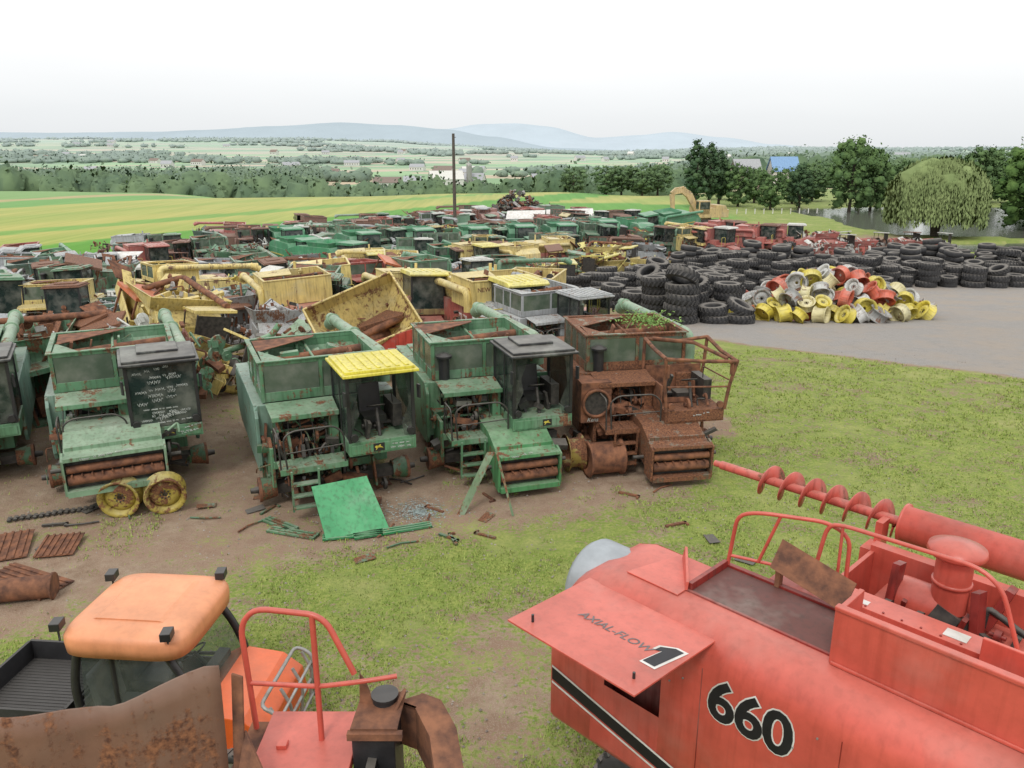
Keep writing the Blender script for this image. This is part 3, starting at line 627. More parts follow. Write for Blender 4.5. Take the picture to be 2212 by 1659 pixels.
r, p = put(NHA, 'combine_harvester', 'yellow combine with long yellow cab roof beside a tipped hopper', 'combine', -3.6, 31.2, radians(20), YC, (-.06, .05))
text(p['grain_tank'], 'NEW HOLLAND', .28, (-1.3, .897, 2.6), (pi/2, 0, 0), RUST, off=.004)
for (x, y, a, k, sk) in ((-1.5, 46, 30, 0, 0), (1.4, 46, 50, 1, 1), (4.6, 45.2, -40, 3, 0), (6.8, 49, 60, 5, 0), (4.4, 51, 100, 1, 1), (-7.5, 42.0, 20, 1, 0), (7.6, 45.5, -30, 2, 0), (2.6, 42.5, 10, 4, 0), (6.2, 46.8, 70, 6, 0), (-12.8, 36.5, 25, 6, 0)):
    k_ = [NHA, NHB, W[1], W[0], W[3], W[5], W[6]][k]
    r, p = put(k_, 'combine_harvester' if k < 2 else 'wrecked_combine', 'yellow combine harvester with red lower body in the yard' if k < 2 else 'stripped yellow machine frame piled with parts', 'combine', x, y, radians(a), {**YC, 'cab': YW} if k > 1 else YC, skip=('cab',) if sk else ())
    if k < 2: text(p['grain_tank'], 'NEW HOLLAND', .26, (-1.3, .897, 2.55), (pi/2, 0, 0), RUST, off=.004)
for (x, y, a) in ((-12.6, 49, 35), (-9.6, 53, 30), (-6.2, 55.5, 20), (-2.4, 56.5, 15), (.9, 58, 10), (4.0, 59, 10), (-15.5, 56, 30), (-9.6, 47, 60), (7.4, 62, 5)):
    put(MOD, 'combine_harvester', 'bright green combine harvester with dark cab glass', 'combine', x, y, radians(a), {'main': cj(BG, R, .15), 'roof': BG})
RC = lambda: {'main': cj(RD, R, .2), 'lower': cj(RD, R, .25), 'roof': R.choice([WH, RD, RS]), 'cab': RD, 'auger': RD, 'shield': RD, 'feeder': RD}
for (x, y, a, k) in ((15.5, 58, 40, 0), (19.3, 60, 60, 1), (17.6, 63, 20, 0), (21.5, 60.5, 70, 0), (14.8, 62, 30, 2), (24.5, 59.5, 80, 2), (27, 58.8, 85, 4), (29.5, 59.0, 100, 4), (24, 57.4, 95, 4), (31.5, 58.5, 75, 4)):
    A = [NHA, NHB, W[2], 0, W[4]][k]
    put(A, 'combine_harvester' if k < 2 else 'wrecked_combine', 'faded red combine harvester near the tyre piles' if k < 2 else 'stripped red combine body near the pond', 'combine', x, y, radians(a), RC(), scale=.95)
put(MOD, 'combine_harvester', 'green combine lying tilted in front of an excavator', 'combine', 12.2, 70, radians(-70), {'main': BG, 'roof': BG}, (.12, .1))

# ------------------------------------------------------------------ yard fill
def clear(x, y, rad):
    for (a, b, c) in placed:
        if (a-x)**2+(b-y)**2 < (rad+c)**2*.42: return False
    return True
def xr(ys):
    return 3.5 if ys < 34 else 1.6 if ys < 44 else 8.2 if ys < 58 else 13.5 if ys < 76 else 9
def slim(ys): return -50 if ys < 68 else -50+(ys-68)*.3
cnt = 0; y = 23.5
while y < 116:
    x = -.70*y-3+R.uniform(0, 2)
    while x < 40:
        x += 3.35*R.uniform(.9, 1.15)
        yy = y+R.uniform(-.9, .9); xs, ys = inv(x, yy); s = .85*xs-.5*ys
        if xs > xr(ys): break
        if ys < 26 and xs > -6: break
        if s < slim(ys) or (ys < 24.2 and xs > -9.5) or not clear(x, yy, 1.5): continue
        a = radians(R.choice([25, 30, 20, 35, 110, -60, 200, 15])+R.uniform(-14, 14))
        left = x < -.22*yy
        main = R.choice([GR, GR, PGR, GR, MAR, GY, RS, TEAL, RD, GR, PGR, GR]) if left else R.choice([GR, GR, BG, RS, GY, GR, PGR, YW, GR, RD])
        if ys < 36: main = R.choice([GR, PGR, GR, GY, TEAL, GR, YW])
        if s < -44: main = R.choice([GR, PGR, GY, RS, RD, TEAL, PGR])
        if ys > 72: main = R.choice([RS, RS, GR, RD, GY, MAR])
        main = cj(main, R, .22); roof = R.choice([main, main, WH, GY, main, RS, GR, JY if R.random() < .3 else main])
        au = R.choice([main, PGR, GY, main]); cn = 'yellow' if main[0] > .5 and main[2] < .4 and main[1] > .35 else 'white' if main[0] > .55 and main[2] > .5 else 'red' if main[0] > main[1]*2 and main[0] > .3 else 'rusty' if main[0] > main[1]*1.8 else 'grey' if main[2] > .3 else 'green'
        cols = {'main': main, 'shield': cj(main, R, .2), 'roof': roof, 'cab': cj(main, R, .3), 'auger': au, 'feeder': cj(main, R, .25), 'lower': cj(R.choice([main, RD, RS]), R)}
        k = R.random(); tilt = (R.uniform(-.08, .08), R.uniform(-.08, .08)); jc = .26 if left else .34; sk = ()
        if k < jc: A = R.choice([J1, J2, J3, J5]); nm, lb = 'combine_harvester', cn+' combine harvester parked among scrapped machines'; sk = R.choice([(), (), ('unloading_auger',), ('feeder_house', 'unloading_auger'), ('cab',)])
        elif k < jc+.07: A = R.choice([NHA, NHB]); nm, lb = 'combine_harvester', cn+' combine with high grain tank among scrapped machines'; sk = R.choice([(), ('unloading_auger',), ('cab',)])
        elif k < .91: A = R.choice(W); nm, lb = 'wrecked_combine', cn+' stripped combine wreck with exposed machinery'; sk = R.choice([(), ('cab',), ()])
        elif k < .96: A = HD; nm, lb = 'harvester_header', cn+' crop header lying between scrapped machines'
        else: A = HP; nm, lb = 'grain_hopper', cn+' grain hopper lying between scrapped machines'
        put(A, nm, lb, 'combine' if 'combine' in nm else 'header' if 'header' in nm else 'hopper', x, yy, a, cols, tilt, R.uniform(.85, 1.0), z=.45 if A is HP else 0, rad=1.6, flat=False, skip=sk)
        cnt += 1
    y += 4.5
SC = []
for i in range(6):
    g = random.Random(60+i); m = MB()
    if i < 3:
        m.plate([(-1, -.5, 0), (1, -.6, .1), (.9, .6, .25), (-.9, .5, 0)], .03, 0); m.box(-.9, .9, -.02, .03, .03, .14, 1)
        clutter(m, (-.8, .8, -.4, .4, .1, .4), 6, g, [0, 1])
    elif i == 3:
        m.path(rnd([(-1.6, 0, .2), (1.4, .1, .3), (1.8, .1, .7)], .3), .13, 12, 0)
    elif i == 4:
        clutter(m, (-.8, .8, -.6, .6, .05, .8), 34, g, [0, 1, 2])
    else:
        m.box(-.7, .7, -.6, .6, 0, .08, 0)
        for x in (-.66, .6):
            for y_ in (-.56, .5): m.box(x, x+.06, y_, y_+.06, .08, 1.3, 1)
        m.box(-.75, .75, -.65, .65, 1.3, 1.42, 0); m.cbox((0, .1, .4), (.5, .5, .5), m=1)
    SC.append((m.mesh('scrap', [PAINT, RUST, DARK]), ['sheet_metal_scrap', 'sheet_metal_scrap', 'sheet_metal_scrap', 'scrap_pipe', 'scrap_machinery', 'stripped_cab'][i]))
n = 0
while n < 295:
    y = 22+R.random()**1.5*90; x = R.uniform(-.7*y-2, 20)
    xs, ys = inv(x, y); s = .85*xs-.5*ys
    if s < slim(ys)+.5 or xs > xr(ys)-.5 or (ys < 24 and xs > -9) or (ys < 26.5 and xs > -6): continue
    k = R.choice([0, 1, 2, 3, 4, 4, 5]); me, nm = SC[k]; c = R.choice([GR, GR, PGR, RS, MAR, GR, YW, GY, OR, RS, WH])
    cn = {GR: 'green', PGR: 'pale green', RS: 'rusty', MAR: 'dull red', WH: 'white', YW: 'yellow', GY: 'grey', OR: 'orange'}[c]
    z = R.choice([.7, 1.3, 1.7]) if clear(x, y, .9) is False else 0
    single(nm, me, cn+' '+nm.replace('_', ' ')+' lying among scrapped farm machines', 'scrap', (x, y, z0(y)+z), (R.uniform(-.35, .35), R.uniform(-.35, .35), R.uniform(0, 6.3)), cj(c, R, .2), 'loose scrap in the yard', scale=(R.uniform(.6, 1.2),)*3)
    n += 1
for (x, y, sx) in ((1.2, 76, 1.4), (5.5, 78, 1.8), (-22, 44, .8)):
    m = MB(); m.plate([(-1.8*sx, -1, .9), (1.8*sx, -1.1, 1.0), (2*sx, 1, 1.9), (-1.6*sx, 1, 1.8)], .04, 0); m.box(-1.5*sx, -1.4*sx, -.9, .9, 0, 1.0, 1); m.box(1.4*sx, 1.5*sx, -.9, .9, 0, 1.0, 1)
    X, Y, Z = G(x, y); single('sheet_metal_roof', m.mesh('sheet_metal_roof', [WHITE, RUST]), 'pale grey sheet metal roof propped on rusty legs', 'scrap', (X, Y, Z+.9), (0, 0, R.uniform(-.2, .3)))
m = MB(); g = random.Random(77)
for i in range(1700):
    a = g.uniform(0, 2*pi); rr = sqrt(g.random()); h = (1-rr**1.3)*4.0*(1+.18*sin(a*3+1))
    x = cos(a)*rr*5.6; y = sin(a)*rr*3.4; z = g.random()**.7*h+.1
    if g.random() < .7: m.cbox((x, y, z), (g.uniform(.2, 1.2), g.uniform(.1, .7), g.uniform(.05, .3)), (g.uniform(-1, 1), g.uniform(-1, 1), g.uniform(0, 3)), g.choice([0, 0, 1, 1, 2, 3]))
    else: d = Vector((g.uniform(-1, 1), g.uniform(-1, 1), g.uniform(-.3, .6)))*.7; m.cyl((x, y, z), Vector((x, y, z))+d, g.uniform(.03, .1), n=6, m=g.choice([0, 1]))
o = struct('scrap_heap', m.mesh('scrap_heap', [RUST, DARK, DGREEN, GREY]), 'stuff', 'tall heap of rusty twisted scrap metal', 'scrap heap'); o.location = G(.3, 83); o.scale = (1.15,)*3

# ------------------------------------------------------------------ tyres and rims
TY = []
for (r_, w_) in ((.78, .48), (.88, .54), (.68, .42)):
    m = MB(); tyre(m, (0, 0, 0), (0, 0, 1), r_, w_, 0); TY.append((m.mesh('tyre', [RUBBER]), w_, r_))
def inpoly(x, y, P):
    c = False; n = len(P)
    for i in range(n):
        x1, y1 = P[i]; x2, y2 = P[i-1]
        if (y1 > y) != (y2 > y) and x < (x2-x1)*(y-y1)/(y2-y1)+x1: c = not c
    return c
TP = [(2.4, 43.5), (4.5, 38.0), (7.2, 34.4), (10.4, 34.4), (10.8, 38.5), (12.5, 42.6), (20.5, 43.0), (22, 44), (29.5, 44.5), (40, 55), (33, 57), (22, 55.5), (12, 55), (9.8, 49), (8.5, 44)]
tc = []; yy = 38.0; row = 0
while yy < 84:
    xx = 2+(row % 2)*.8
    while xx < 58:
        x = xx+R.uniform(-.22, .22); y = yy+R.uniform(-.22, .22); xs, ys = inv(x, y)
        if inpoly(xs, ys, TP): tc.append((y, x, xs, ys))
        xx += 1.72
    yy += 1.7; row += 1
tc.sort(); nt = 0; rest = MB()
for (y, x, xs, ys) in tc:
    k = R.choice([0, 0, 1, 2]); me, w_, r_ = TY[k]; hgt = R.choice([2, 3, 3, 4, 4]) if ys < 42 else R.choice([1, 2, 3, 3, 4])
    if ys < 36: hgt = 5 if xs < 8.6 else 2
    zb = z0(y)
    for i in range(hgt):
        z = w_*(.5+i); ox, oy = R.uniform(-.13, .13), R.uniform(-.13, .13)
        if nt < 298:
            rot = (R.uniform(-.07, .07), R.uniform(-.07, .07), R.uniform(0, 6))
            if i == hgt-1 and R.random() < .3: rot = (R.uniform(-.45, .45), R.uniform(-.45, .45), 0); z += .12
            single('tractor_tyre', me, 'worn black tractor tyre stacked in the tyre pile', 'tyre', (x+ox, y+oy, zb+z), rot, group='stacked tractor tyres'); nt += 1
        else: tyre(rest, (x+ox, y+oy, zb+z), (R.uniform(-.15, .15), R.uniform(-.15, .15), 1), r_, w_, 0, n=20, lug=(ys < 50))
if rest.v: struct('tyre_pile', rest.mesh('tyre_pile', [RUBBER]), 'stuff', 'mass of worn tractor tyres piled on gravel', 'tyres')
def rim_mesh(name, r=.45, w=.42):
    m = MB(); h = w/2
    pr = [(r, -h), (r*1.03, -h*.9), (r*.86, -h*.75), (r*.80, -h*.3), (r*.80, h*.3), (r*.86, h*.75), (r*1.03, h*.9), (r, h), (r*.83, h*.72), (r*.77, h*.3), (r*.77, -h*.3), (r*.83, -h*.72)]
    m.lathe(pr, (0, 0, 0), (0, 0, 1), 26, 0, True); m.lathe([(r*.77, .05), (r*.5, .12), (r*.3, .08), (r*.14, .08), (r*.14, .05), (r*.3, .05), (r*.5, .09), (r*.77, .02)], (0, 0, 0), (0, 0, 1), 26, 0, True)
    for i in range(8):
        a = i*pi/4; m.cyl((cos(a)*r*.22, sin(a)*r*.22, .075), (cos(a)*r*.22, sin(a)*r*.22, .1), .02, n=6, m=1)
    return m.mesh(name, [PAINT, DARK])
RM = rim_mesh('wheel_rim'); RM2 = rim_mesh('wheel_rim', .38, .55)
Y_ = (.78, .64, .05, .16); RO = ((.70, .12, .05, .25), 'orange red')
RCOL = [(Y_, 'yellow'), (Y_, 'yellow'), RO, RO, RO, ((.66, .66, .64, .3), 'pale grey'), ((.66, .66, .64, .3), 'pale grey'), ((.74, .66, .34, .28), 'cream yellow'), ((.25, .12, .06, .8), 'rusty'), ((.35, .35, .34, .4), 'grey')]
pts = []; tries = 0; hx, hy, hz = G(14.9, 36.6)
while len(pts) < 165 and tries < 30000:
    tries += 1
    a = R.uniform(0, 2*pi); rr = sqrt(R.random()); x = hx+cos(a)*rr*6.0; y = hy+sin(a)*rr*3.6+.12*(x-hx)
    h = max(0, (1-rr**1.4))*2.1; z = .40+R.choice([0, h*.5, h]) if rr < .8 else .40
    if all((x-b[0])**2+(y-b[1])**2+(z-b[2])**2 > .62 for b in pts): pts.append((x, y, z))
for (x, y, z) in pts:
    c, nm = R.choice(RCOL)
    if y < hy-1.8 and R.random() < .45: c, nm = RCOL[0]
    single('discarded_wheel', R.choice([RM, RM, RM2]), nm+' steel wheel rim dumped in a heap of rims', 'wheel rim', (x, y, z0(y)+z), (R.uniform(.4, 1.7)*R.choice([-1, 1]), R.uniform(-.7, .7), R.uniform(0, 6.3)), c, 'heap of wheel rims', scale=(R.uniform(1.0, 1.35),)*3)

# ------------------------------------------------------------------ small items by the front row
m = MB(); m.plate([(-3.72, 14.2, .02), (-2.55, 14.75, .02), (-3.1, 15.5, .85), (-4.15, 15.0, .82)], .03, 0)
m.cyl((-3.12, 14.52, .06), (-3.3, 14.85, .36), .018, n=6, m=1)
single('steel_sheet', m.mesh('steel_sheet', [PAINT, RUST]), 'clean bright green steel sheet leaning on a combine', 'panel', color=(.05, .42, .16, .05))
for (x, y, a, l, c) in ((-2.4, 14.5, .35, 1.6, BG), (-3.2, 14.3, .2, 1.2, BG), (-4.5, 14.4, -.3, 1.1, DGREEN), (-4.9, 14.8, -.6, .9, DGREEN)):
    m = MB()
    for k in range(3): m.box(-l/2, l/2, k*.09, k*.09+.05, .02, .06)
    m.box(-l/2, -l/2+.03, 0, .23, .01, .05); m.box(l/2-.03, l/2, 0, .23, .01, .05)
    single('steel_strip', m.mesh('steel_strip', [PAINT]), 'green slotted steel strip lying on dirt', 'scrap', (x, y, 0), (0, 0, a), BG if c is BG else GR)
for (x, y, a, t_) in ((-8.35, 15.42, .15, .1), (-7.48, 15.6, .4, .15)):
    single('discarded_wheel', RM, 'dull yellow wheel rim standing under a feeder house', 'wheel rim', (x, y, .43), (pi/2+t_, 0, a), (.50, .40, .08, .48), 'heap of wheel rims', scale=(.93,)*3)
for (a, b, d) in (((-1.1, 15.4, 0), (-.45, 15.9, 1.25), 1), ((.02, 15.35, 0), (-.35, 15.95, 1.3), 0)):
    m = MB(); A_ = Vector(a); B_ = Vector(b); w = Vector((.12*d+.05, .0, 0)); m.plate([A_-w/2, A_+w/2, B_+w/2, B_-w/2], .05, 0)
    single('steel_bar', m.mesh('steel_bar', [PAINT]), 'green steel bar propped against a feeder house', 'scrap', color=(.15, .24, .12, .5))
m = MB(); m.lathe([(.0, -.34), (.25, -.36), (.36, -.42), (.44, -.44), (.44, -.40), (.38, -.34), (.38, .34), (.44, .40), (.44, .44), (.36, .38)], (0, 0, 0), (1, 0, 0), 28, 0)
single('wheel_drum', m.mesh('wheel_drum', [RUST]), 'rusty wide wheel drum standing between two combines', 'wheel', (2.2, 17.6, .44), (0, 0, .25))
single('discarded_wheel', RM, 'dull yellow wheel rim beside a rusty drum', 'wheel rim', (1.5, 17.9, .45), (pi/2, 0, 1.8), (.36, .28, .07, .6), 'heap of wheel rims')
for (x, y, a, w, l) in ((-9.9, 13.9, .4, .8, 1.1), (-8.9, 13.95, .2, .7, .8), (-8.75, 12.6, 1.2, .7, 1.5)):
    m = MB(); m.plate([(-w/2, -l/2, .02), (w/2, -l/2, .02), (w/2, l/2, .08), (-w/2, l/2, .08)], .015, 0)
    for k in range(6): m.plate([(-w/2+k*w/6, -l/2, .037), (-w/2+(k+.35)*w/6, -l/2, .037), (-w/2+(k+.35)*w/6, l/2, .10), (-w/2+k*w/6, l/2, .10)], .02, 0)
    single('rusty_sheet', m.mesh('rusty_sheet', [RUST]), 'rusty ribbed steel sheet lying on the ground', 'scrap', (x, y, 0), (0, .0, a))
m = MB(); m.cyl((-9.3, 11.9, .22), (-8.0, 12.2, .2), .2, n=20); m.lathe([(.2, 0), (.24, 0), (.24, .04), (.2, .04)], (-8.04, 12.19, .2), (1.3, .3, 0), 20); single('rusty_pipe', m.mesh('rusty_pipe', [RUST]), 'short fat rusty pipe lying on dirt', 'pipe')
m = MB()
for i in range(26):
    x = -10.6+i*.11; y = 15.1+i*.045; z = .04+.01*sin(i); m.cbox((x, y, z), (.07, .2, .04), (0, 0, .4)); m.cbox((x+.05, y, z+.01), (.07, .04, .05), (0, 0, .4))
single('feeder_chain', m.mesh('feeder_chain', [DARK]), 'dark steel slatted feeder chain on the ground', 'chain')
g = random.Random(33)
for i in range(32):
    x = g.uniform(-10, 4.5); y = g.uniform(15.2, 17.4) if g.random() < .6 else g.uniform(13.4, 15.4)
    m = MB(); k = i % 3
    if k == 0: m.path([(-.3, 0, .03), (0, .05, .04), (.35, 0, .03)], .02, 6, 0)
    elif k == 1: m.plate([(-.2, -.1, .01), (.2, -.12, .03), (.22, .1, .05), (-.18, .1, .02)], .01, 0)
    else: m.box(-.25, .25, -.03, .03, .01, .05, 0); m.box(-.25, -.2, -.03, .12, .01, .05, 0)
    single('scrap_piece', m.mesh('scrap_piece', [R.choice([RUST, DGREEN, DARK])]), 'small bent piece of scrap steel on dirt', 'scrap', (x, y, 0), (0, 0, g.uniform(0, 6)), group='small scrap on the ground')
m = MB(); g = random.Random(5)
for i in range(1500):
    a = g.uniform(0, 2*pi); rr = abs(g.gauss(0, .4)); x = -2.0+cos(a)*rr*1.2; y = 15.5+sin(a)*rr; s = g.uniform(.008, .028); t_ = g.uniform(0, 3)
    m.add([(x+s*cos(t_), y+s*sin(t_), .022), (x+s*cos(t_+2), y+s*sin(t_+2), .03), (x+s*cos(t_+4), y+s*sin(t_+4), .024)], [(0, 1, 2)])
struct('broken_glass', m.mesh('broken_glass', [simple('glass_crumbs', (.42, .50, .48), .25)]), 'stuff', 'patch of pale broken glass crumbs on dirt', 'broken glass')
m = MB(); g = random.Random(15)
for i in range(4200):
    y = 8+g.random()**1.3*24; x = g.uniform(-.68*y, .6*y); s = g.uniform(.008, .03)
    P = [(x+s*cos(k*1.57+g.uniform(-.4, .4)), y+s*sin(k*1.57+g.uniform(-.4, .4)), z0(y)+.005) for k in range(4)]
    m.add(P+[(x, y, z0(y)+s*g.uniform(.5, 1.)+.01)], [(0, 1, 4), (1, 2, 4), (2, 3, 4), (3, 0, 4)])
struct('gravel', m.mesh('gravel', [simple('stones', (.38, .34, .30), .9, c2=(.20, .165, .14), sc=1.)]), 'stuff', 'loose small stones scattered on dirt', 'gravel')

# ------------------------------------------------------------------ red combine in the foreground
RP = paint('faded_red_paint', (.67, .115, .08), .04, .38, .16, .22); RPD = paint('dark_red_paint', (.30, .028, .02), .22, .5, .1)
rc = root('combine_harvester', 'faded red combine with open side flap and large black numbers', 'combine', (.455, 7.81, 0), radians(-46))
L = 6.6; WD = 2.9
b = MB()
sec = [(0.06, 1.05), (0, 1.15), (0, 2.78), (.03, 2.92), (.10, 3.04), (.20, 3.12), (.34, 3.16), (1.10, 3.16)]
NX = [(0.0, -.62), (.08, -.40), (.2, -.22), (.36, -.08), (.6, 0), (1.5, 0), (3.0, 0), (L, 0)]
vs = []
for (x, dz) in NX:
    for (y, z) in sec:
        vs.append((x, y, z if z < 1.2 else z+dz*(z-1.2)/2.0))
k = len(sec); fs = []
for i in range(len(NX)-1):
    for j in range(k-1):
        if i == 4 and j == 1: continue
        fs.append((i*k+j, (i+1)*k+j, (i+1)*k+j+1, i*k+j+1))
b.add(vs, fs, 0, True)
b.add([(.6, 0, 1.15), (1.5, 0, 1.15), (1.5, 0, 1.95), (.6, 0, 1.95)], [(0, 1, 2, 3)], 0)
b.add([(.6, 0, 1.95), (.78, 0, 1.95), (.78, 0, 2.78), (.6, 0, 2.78)], [(0, 1, 2, 3)], 0)
b.add([(0, y, (z if z < 1.2 else z-.62*(z-1.2)/2)) for (y, z) in sec]+[(0, 1.10, 1.05)], [tuple(range(k+1))], 0)
b.box(.04, 2.35, 1.06, 1.12, 1.05, 2.5, 0); b.add([(x, 1.11, (1.05)) for x, d in NX[:7]]+[(x, 1.11, 3.16+d) for x, d in NX[:7]][::-1], [tuple(range(14))], 0)
b.box(2.35, L, 1.12, WD, 1.05, 2.45, 0)
b.box(.06, L, .1, 1.0, 1.05, 1.5, 1)
b.box(.65, 1.9, .35, .38, 1.5, 2.9, 1); b.box(1.5, 1.56, .02, .4, 1.6, 3.0, 1); b.box(.6, .64, .02, .4, 1.6, 2.9, 1)
body = mk('body', b.mesh('body', [RP, RPD]), rc)
b = MB(); b.box(1.40, 3.1, .5, .53, 2.45, 3.18, 1); b.box(1.40, L, 1.22, 1.28, 2.45, 3.2, 1); b.box(1.40, 1.45, .53, 1.22, 2.45, 3.25, 1)
b.box(1.9, L, 1.28, 1.62, 3.14, 3.20, 0); b.box(2.6, 5.2, 1.3, 1.6, 3.2, 3.28, 0)
b.box(2.3, L, 1.62, 1.66, 2.5, 3.18, 1); b.box(2.35, L, 2.75, WD, 2.4, 3.22, 0); b.box(2.35, 2.4, 1.66, 2.75, 2.4, 3.15, 0); b.box(2.4, L, 1.66, 2.75, 2.46, 2.5, 1)
for i in range(14): b.cyl((2.7+i*.17, 1.34, 3.28), (2.7+i*.17, 1.34, 3.292), .012, n=6, m=1)
b.plate([(1.02, 1.04, 3.17), (1.42, .50, 3.17), (1.42, .52, 3.26), (1.06, 1.02, 3.34)], .03, 0); b.plate([(.75, .35, 3.165), (1.40, .35, 3.165), (1.40, 1.08, 3.165), (.95, 1.08, 3.165)], .015, 0)
# flat sheet on the hood top; trough shade painted into its dark red
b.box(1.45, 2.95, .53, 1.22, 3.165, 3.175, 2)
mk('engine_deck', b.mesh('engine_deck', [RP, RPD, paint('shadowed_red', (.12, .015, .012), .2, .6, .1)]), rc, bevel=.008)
b = MB(); b.box(2.95, L, .40, .44, 3.165, 3.70, 0); b.box(2.95, L, .38, .46, 3.70, 3.74, 0); b.box(2.95, 3.0, .44, .9, 3.0, 3.70, 0); b.box(4.4, L, .9, .95, 3.1, 3.6, 0); b.box(3.9, L, 1.2, 1.24, 3.2, 3.5, 0); b.box(2.97, L, .38, .40, 3.165, 3.2, 0)
mk('grain_tank', b.mesh('grain_tank', [RP]), rc, bevel=.01)
b = MB(); b.plate([(.42, -1.10, 3.07), (2.0, -1.14, 3.10), (2.0, .14, 3.03), (.42, .14, 3.03)], .02, 0); b.box(.42, 2.0, .10, .16, 3.0, 3.03, 0)
flap = mk('side_flap', b.mesh('side_flap', [RP]), rc, label='red hinged service flap propped open', bevel=.004)
fz = lambda y: 3.053+.0508*(.14-y)
text(flap, 'AXIAL-FLOW', .145, (.84, -.54, fz(-.54)+.003), (-.052, 0, 0), INKG, off=.001, ext=.0005, shear=.2)
def one(sc_, z, mat):
    P = [(-.02, 0), (.11, 0), (.11, .38), (.02, .38), (-.08, .30), (-.08, .22), (-.02, .25)]
    cx, cy = .015, .19; m = MB(); V = []
    for x, y in P: x2 = cx+(x-cx)*(1+sc_/.10); y2 = cy+(y-cy)*(1+sc_/.19); V.append((x2+y2*.15, y2, 0))
    m.add(V, [tuple(range(len(V)))]); return mk('lettering', m.mesh('lettering', [mat], False), flap, None, (1.76, -.68, z), (-.052, 0, 0))
one(.03, fz(-.68)+.004, WHITE); one(0, fz(-.68)+.007, INK)
for x, y in ((.62, -.95), (1.85, -.95)):
    h = MB(); h.cyl((x, y, 3.07), (x, y, 3.17), .014, n=8); mk('latch', h.mesh('latch', [BLACK]), flap)
for s_, x in (('6', 2.03), ('6', 2.315), ('0', 2.60)):
    text(body, s_, .60, (x, -.004, 2.33), (pi/2, 0, 0), WHITE, off=.028, ext=.001); text(body, s_, .60, (x, -.008, 2.33), (pi/2, 0, 0), INK, off=.014, ext=.001)
b = MB()
for (o_, w_, m_) in ((0, .16, 0), (.16, .03, 1), (-.05, .03, 1)):
    b.add([(.02, -.006-.002*m_, 1.62+o_), (3.6, -.006-.002*m_, .95+o_*.8), (3.6, -.006-.002*m_, .95+(o_+w_)*.8), (.02, -.006-.002*m_, 1.62+o_+w_)], [(0, 1, 2, 3)], m_)
mk('stripe', b.mesh('stripe', [INK, WHITE]), body)
b = MB()
for x in (1.95, 3.3, 4.6): b.box(x, x+.008, -.003, 0, 1.2, 2.78, 0)
for x in (1.6, 1.75, 2.9, 3.1, 3.6, 4.1, 3.45, 3.8):
    z = 2.75-.3*abs(sin(x*5)); b.cyl((x, .0, z), (x, -.01, z), .010, n=8, m=1)
mk('panel_seam', b.mesh('panel_seam', [RPD, GREY]), body)
b = MB(); b.lathe([(0, -.02), (.36, -.02), (.46, 0), (.5, .06), (.5, .6), (0, .6)], (-.05, .72, 2.62), (1, -.0, 0), 32)
mk('air_screen', b.mesh('air_screen', [simple('galvanised', (.38, .41, .43), .5, .3, var=.15)]), rc)
b = MB()
b.path(rnd([(1.42, 1.25, 3.1), (1.55, 1.15, 3.85), (1.75, 1.2, 3.93), (2.35, 1.5, 3.93), (2.55, 1.6, 3.80), (2.55, 1.62, 3.2)], .14), .022)
b.path(rnd([(1.46, 1.22, 3.32), (2.15, 1.45, 3.32), (2.2, 1.45, 3.2)], .1), .018); b.path([(1.95, 1.3, 3.93), (1.75, 1.3, 3.32)], .018)
b.path(rnd([(2.25, 1.5, 3.2), (2.35, 1.5, 3.9), (2.5, 1.5, 3.95), (3.7, 1.6, 3.93), (3.9, 1.6, 3.8), (4.1, 1.62, 3.25)], .14), .022); b.path([(2.5, 1.5, 3.93), (2.5, 1.52, 3.2)], .016)
mk('handrail', b.mesh('handrail', [RP]), rc)
b = MB(); b.plate([(1.98, 1.12, 3.42), (2.75, 1.12, 3.25), (2.78, 1.3, 3.5), (2.0, 1.3, 3.68)], .03); b.box(2.0, 2.05, 1.2, 1.28, 3.18, 3.5); b.box(2.7, 2.74, 1.2, 1.28, 3.18, 3.35); mk('deflector', b.mesh('deflector', [RUST]), rc)
b = MB(); b.cyl((3.35, 2.2, 3.1), (3.35, 2.2, 3.7), .17, n=24); b.lathe([(0, .14), (.12, .13), (.26, .08), (.27, .03), (.25, 0), (0, 0)], (3.35, 2.2, 3.7), (0, 0, 1), 28); b.cyl((2.9, 2.2, 3.05), (3.3, 2.2, 3.05), .22, n=20); b.lathe([(.17, -.02), (.185, -.02), (.185, .02), (.17, .02)], (3.35, 2.2, 3.4), (0, 0, 1), 24)
b.box(2.6, 4.4, 1.75, 2.7, 2.6, 2.85); mk('air_cleaner', b.mesh('air_cleaner', [RP]), rc)
g = MB(); clutter(g, (2.6, 4.5, 1.8, 2.6, 2.8, 3.1), 26, random.Random(9), [0, 0, 1]); mk('engine', g.mesh('engine', [RPD, DARK]), rc)
b = MB(); b.box(3.55, 3.75, 1.38, 1.52, 3.282, 3.286); b.box(2.75, 2.88, 1.36, 1.44, 3.282, 3.285); mk('label_plate', b.mesh('label_plate', [WHITE]), rc)
b = MB(); b.lathe([(.20, 0), (.24, 0), (.24, .03), (.21, .03), (.21, 4.6), (.0, 4.6)], (2.45, 3.4, 3.3), (1, 0, 0), 32); b.lathe([(.20, 0), (.20, 4.5)], (2.46, 3.4, 3.3), (1, 0, 0), 32)
au = mk('unloading_auger', b.mesh('unloading_auger', [RP]), rc)
SCR = paint('screw_red', (.64, .12, .09), .30, .5)
b = MB(); b.cyl((.0, 3.42, 3.3), (3.0, 3.4, 3.3), .06, n=12); b.cyl((-.1, 3.42, 3.3), (.25, 3.42, 3.3), .045, n=12)
vs = []; fs = []; nturn = 6.5; N_ = 220
